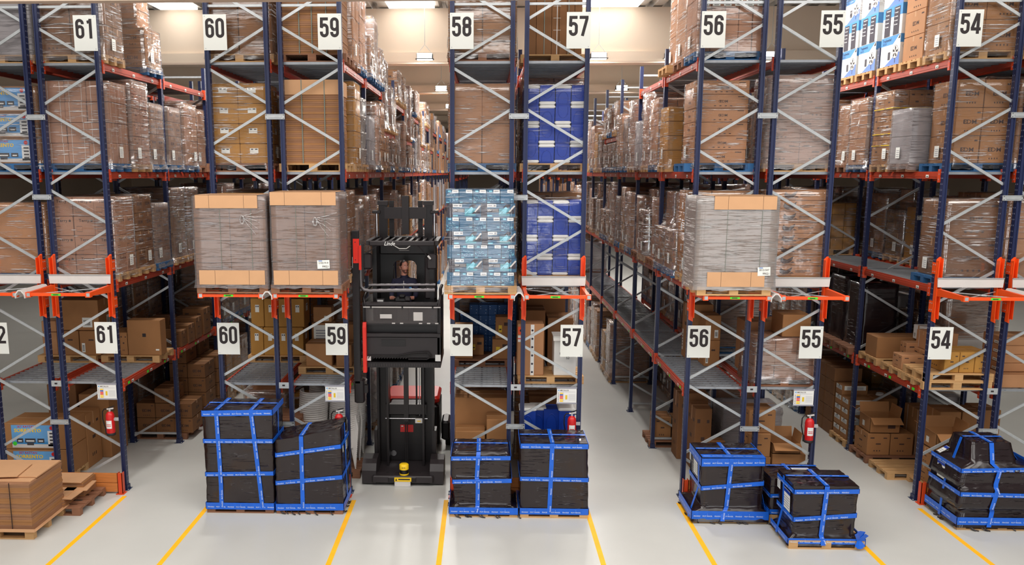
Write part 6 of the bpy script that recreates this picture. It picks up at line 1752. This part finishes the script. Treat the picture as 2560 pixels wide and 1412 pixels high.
# body in one surface: pelvis, spine, neck, arms to the wrists, legs
V = [(X0, 1.06, 3.3), (X0, 1.07, 3.45), (X0, 1.08, 3.62), (X0, 1.09, 3.78), (X0, 1.09, 3.88), (X0 + .005, 1.08, 3.95),
     (X0 - .19, 1.09, 3.82), (X0 - .235, 1.02, 3.63), (X0 - .225, .9, 3.54), (X0 - .2, .77, 3.555),
     (X0 + .19, 1.09, 3.82), (X0 + .235, 1.02, 3.63), (X0 + .22, .9, 3.54), (X0 + .19, .77, 3.555),
     (X0 - .1, 1.06, 3.2), (X0 - .11, 1.04, 2.86), (X0 - .11, 1.07, 2.46), (X0 - .115, .98, 2.43), (X0 + .1, 1.06, 3.2), (X0 + .11, 1.04, 2.86), (X0 + .11, 1.07, 2.46), (X0 + .115, .98, 2.43)]
E_ = [(0, 1), (1, 2), (2, 3), (3, 4), (4, 5), (3, 6), (6, 7), (7, 8), (8, 9), (3, 10), (10, 11), (11, 12), (12, 13), (0, 14), (14, 15), (15, 16), (16, 17), (0, 18), (18, 19), (19, 20), (20, 21)]
R_ = [(.16, .11), (.155, .105), (.17, .115), (.165, .11), (.07, .07), (.056, .056), .075, .058, .046, .036, .075, .058, .046, .036, .095, .068, .05, .045, .095, .068, .05, .045]
body = skinned('body', V, E_, R_, 'fleece', p)
# head turned to its own left
b = MB()
HC = Vector((-.915, 1.045, 4.095)); yawh, tilt = math.radians(32), math.radians(-6)
RH = Matrix.Rotation(yawh, 3, 'Z') @ Matrix.Rotation(tilt, 3, 'X')
def headpt(th, ph, grow=0.0):
    """th around from the face (0 = face, -y), ph from -90 chin to 90 crown"""
    ct = math.cos(math.radians(ph)); x = math.sin(math.radians(th)) * ct; y = -math.cos(math.radians(th)) * ct; z = math.sin(math.radians(ph))
    a = abs(th); front = max(0, math.cos(math.radians(th)))
    sx, sy, sz = .077, .098, .125
    if z < 0: sx *= 1 - .28 * (-z) ** 1.5; 
    if z < 0 and y > 0: sy *= 1 - .45 * (-z)
    if z < 0 and y < 0: sy *= 1 - .06 * (-z)
    q = Vector((x * sx, y * sy, z * sz))
    # nose, brow, eye sockets, cheekbones, lips, chin
    d = lambda t0, p0, wt, wp: math.exp(-((th - t0) / wt) ** 2 - ((ph - p0) / wp) ** 2)
    q.y -= .02 * d(0, -14, 9, 9) + .014 * d(0, -4, 6, 10) + .006 * d(0, 14, 26, 5) + .008 * d(0, -62, 24, 10) + .006 * d(0, -39, 15, 4) + .005 * d(0, -32, 13, 3)
    q.y += .010 * d(20, 4, 10, 7) + .010 * d(-20, 4, 10, 7)
    q += Vector((x, y, 0)) * (.005 * d(42, -12, 16, 10) + .005 * d(-42, -12, 16, 10))
    return q * (1 + grow / .1)
NT, NP = 64, 44
def shell(b, cond, grow, m):
    vs = []; idx = {}; f = []
    def g(i, j):
        if (i % NT, j) not in idx:
            th = -180 + 360 * (i % NT) / NT; ph = -88 + 176 * j / NP
            idx[i % NT, j] = len(vs); vs.append(HC + PO + RH @ headpt(th, ph, grow if not callable(grow) else grow(th, ph)))
        return idx[i % NT, j]
    for i in range(NT):
        for j in range(NP):
            th = -180 + 360 * (i + .5) / NT; ph = -88 + 176 * (j + .5) / NP
            if cond(th, ph): f.append((g(i, j), g(i + 1, j), g(i + 1, j + 1), g(i, j + 1)))
    b.add(vs, f, m, True)
shell(b, lambda t_, p_: True, 0, 'skin')
for sg in (-1, 1):    # ears
    c = HC + PO + RH @ Vector((sg * .078, .012, -.012))
    vs = []; ax_ = RH @ Vector((sg * .35, 1, 0)).normalized()
    for j in range(7):
        for i in range(10):
            a = 2 * PI * i / 10; ph = -PI / 2 + PI * j / 6
            vs.append(c + RH @ Vector((sg * .010 * math.sin(ph) + sg * .006 * math.cos(ph), .02 * math.cos(ph) * math.cos(a), .034 * math.cos(ph) * math.sin(a) * (1.0 if math.sin(a) > 0 else .85))))
    b.add(vs, [(j * 10 + i, j * 10 + (i + 1) % 10, j * 10 + 10 + (i + 1) % 10, j * 10 + 10 + i) for j in range(6) for i in range(10)], 'skin', True)
b.cyl(HC + PO + RH @ Vector((0, .018, -.06)), Vector((X0, 1.085, 3.9)) + PO, .052, .062, 'skin', 14)
hd = b.obj('head', p)
def haircond(t_, p_):
    a = abs(t_)
    if a > 95: return p_ > -22
    if a > 62: return p_ > (12 if a < 80 else -4)
    return p_ > 47 + 9 * math.cos(math.radians(a * 3))
b = MB(); shell(b, haircond, lambda t_, p_: .006 + .003 * math.sin(t_ * .9) * math.sin(p_ * .7), 'hair'); b.obj('hair', p)
b = MB(); shell(b, lambda t_, p_: (abs(t_) < 70 and -86 < p_ < -48) or (26 < abs(t_) < 74 and -50 < p_ < -22) or (abs(t_) < 30 and -32 < p_ < -24) or (66 < abs(t_) < 80 and -30 < p_ < 6), .0016, 'beard'); b.obj('beard', p)
b = MB()
for sg in (-1, 1):
    c = HC + PO + RH @ Vector((sg * .03, -.0795, .004)); dr = RH @ Vector((0, -1, 0))
    for r, m, o_ in ((.0085, 'eye_white', .001), (.0052, 'ink', .0056)):
        vs = []
        for j in range(6):
            for i in range(10):
                a = 2 * PI * i / 10; ph = -PI / 2 + PI * j / 5
                vs.append(c + dr * o_ + Vector((r * math.cos(ph) * math.cos(a), r * math.cos(ph) * math.sin(a), r * math.sin(ph))))
        b.add(vs, [(j * 10 + i, j * 10 + (i + 1) % 10, j * 10 + 10 + (i + 1) % 10, j * 10 + 10 + i) for j in range(5) for i in range(10)], m, True)
b.obj('eyes', hd)
b = MB()
for sg in (-1, 1):
    pts = [HC + PO + RH @ (headpt(sg * a, 14 + 2 * math.sin(a * .1)) * 1.02) for a in (9, 16, 24, 31)]
    b.tube(pts, .0038, 'hair', 5)
b.obj('eyebrows', hd)
b = MB(); b.tube([HC + PO + RH @ (headpt(a, -36) * 1.006) for a in (-15, -7, 0, 7, 15)], .0032, 'red_seal', 5); b.obj('mouth', hd)
# collar and breast badge
b = MB(); b.lathe([(.078, 3.84), (.074, 3.9), (.07, 3.935), (.066, 3.93), (.07, 3.86)], 'fleece', (PO.x + X0, PO.y + 1.087, PO.z), 20); b.obj('collar', p)
b = MB()
for (x, z, dx, dz, m) in ((.105, 3.7, .045, .022, 'sky_blue'),): b.box(X0 + x + PO.x, X0 + x + dx + PO.x, .955 + PO.y, .962 + PO.y, z + PO.z, z + dz + PO.z, m)
b.box(X0 - .004 + PO.x, X0 + .004 + PO.x, .95 + PO.y, .964 + PO.y, 3.68 + PO.z, 3.84 + PO.z, 'offwhite'); b.obj('badge', p)
# hands: palm, four unequal bent fingers and a thumb, closed on the console grips
for sg, wx in ((-1, X0 - .2), (1, X0 + .19)):
    wr = Vector((wx, .765, 3.555)); pal = Vector((wx - sg * .004, .685, 3.575))
    V = [wr, wr.lerp(pal, .5) + Vector((0, 0, .006)), pal]; E_ = [(0, 1), (1, 2)]; R_ = [(.03, .022), (.036, .018), (.04, .016)]
    for k, ln in enumerate((.062, .07, .066, .05)):
        x = pal.x + (k - 1.5) * .021; s0 = len(V)
        V += [Vector((x, pal.y - .01, pal.z + .004)), Vector((x - sg * .002, pal.y - .01 - ln * .5, pal.z + .004)), Vector((x - sg * .004, pal.y - .012 - ln * .72, pal.z - .022)), Vector((x - sg * .006, pal.y - ln * .62, pal.z - .045))]
        E_ += [(2, s0), (s0, s0 + 1), (s0 + 1, s0 + 2), (s0 + 2, s0 + 3)]; R_ += [.0105, .0098, .009, .0075]
    s0 = len(V)
    V += [wr.lerp(pal, .55) + Vector((-sg * .034, 0, 0)), wr.lerp(pal, .9) + Vector((-sg * .056, -.005, -.008)), wr.lerp(pal, 1.2) + Vector((-sg * .058, -.012, -.022))]
    E_ += [(1, s0), (s0, s0 + 1), (s0 + 1, s0 + 2)]; R_ += [.0125, .011, .009]
    skinned('hand', V, E_, R_, 'skin', p, 2)
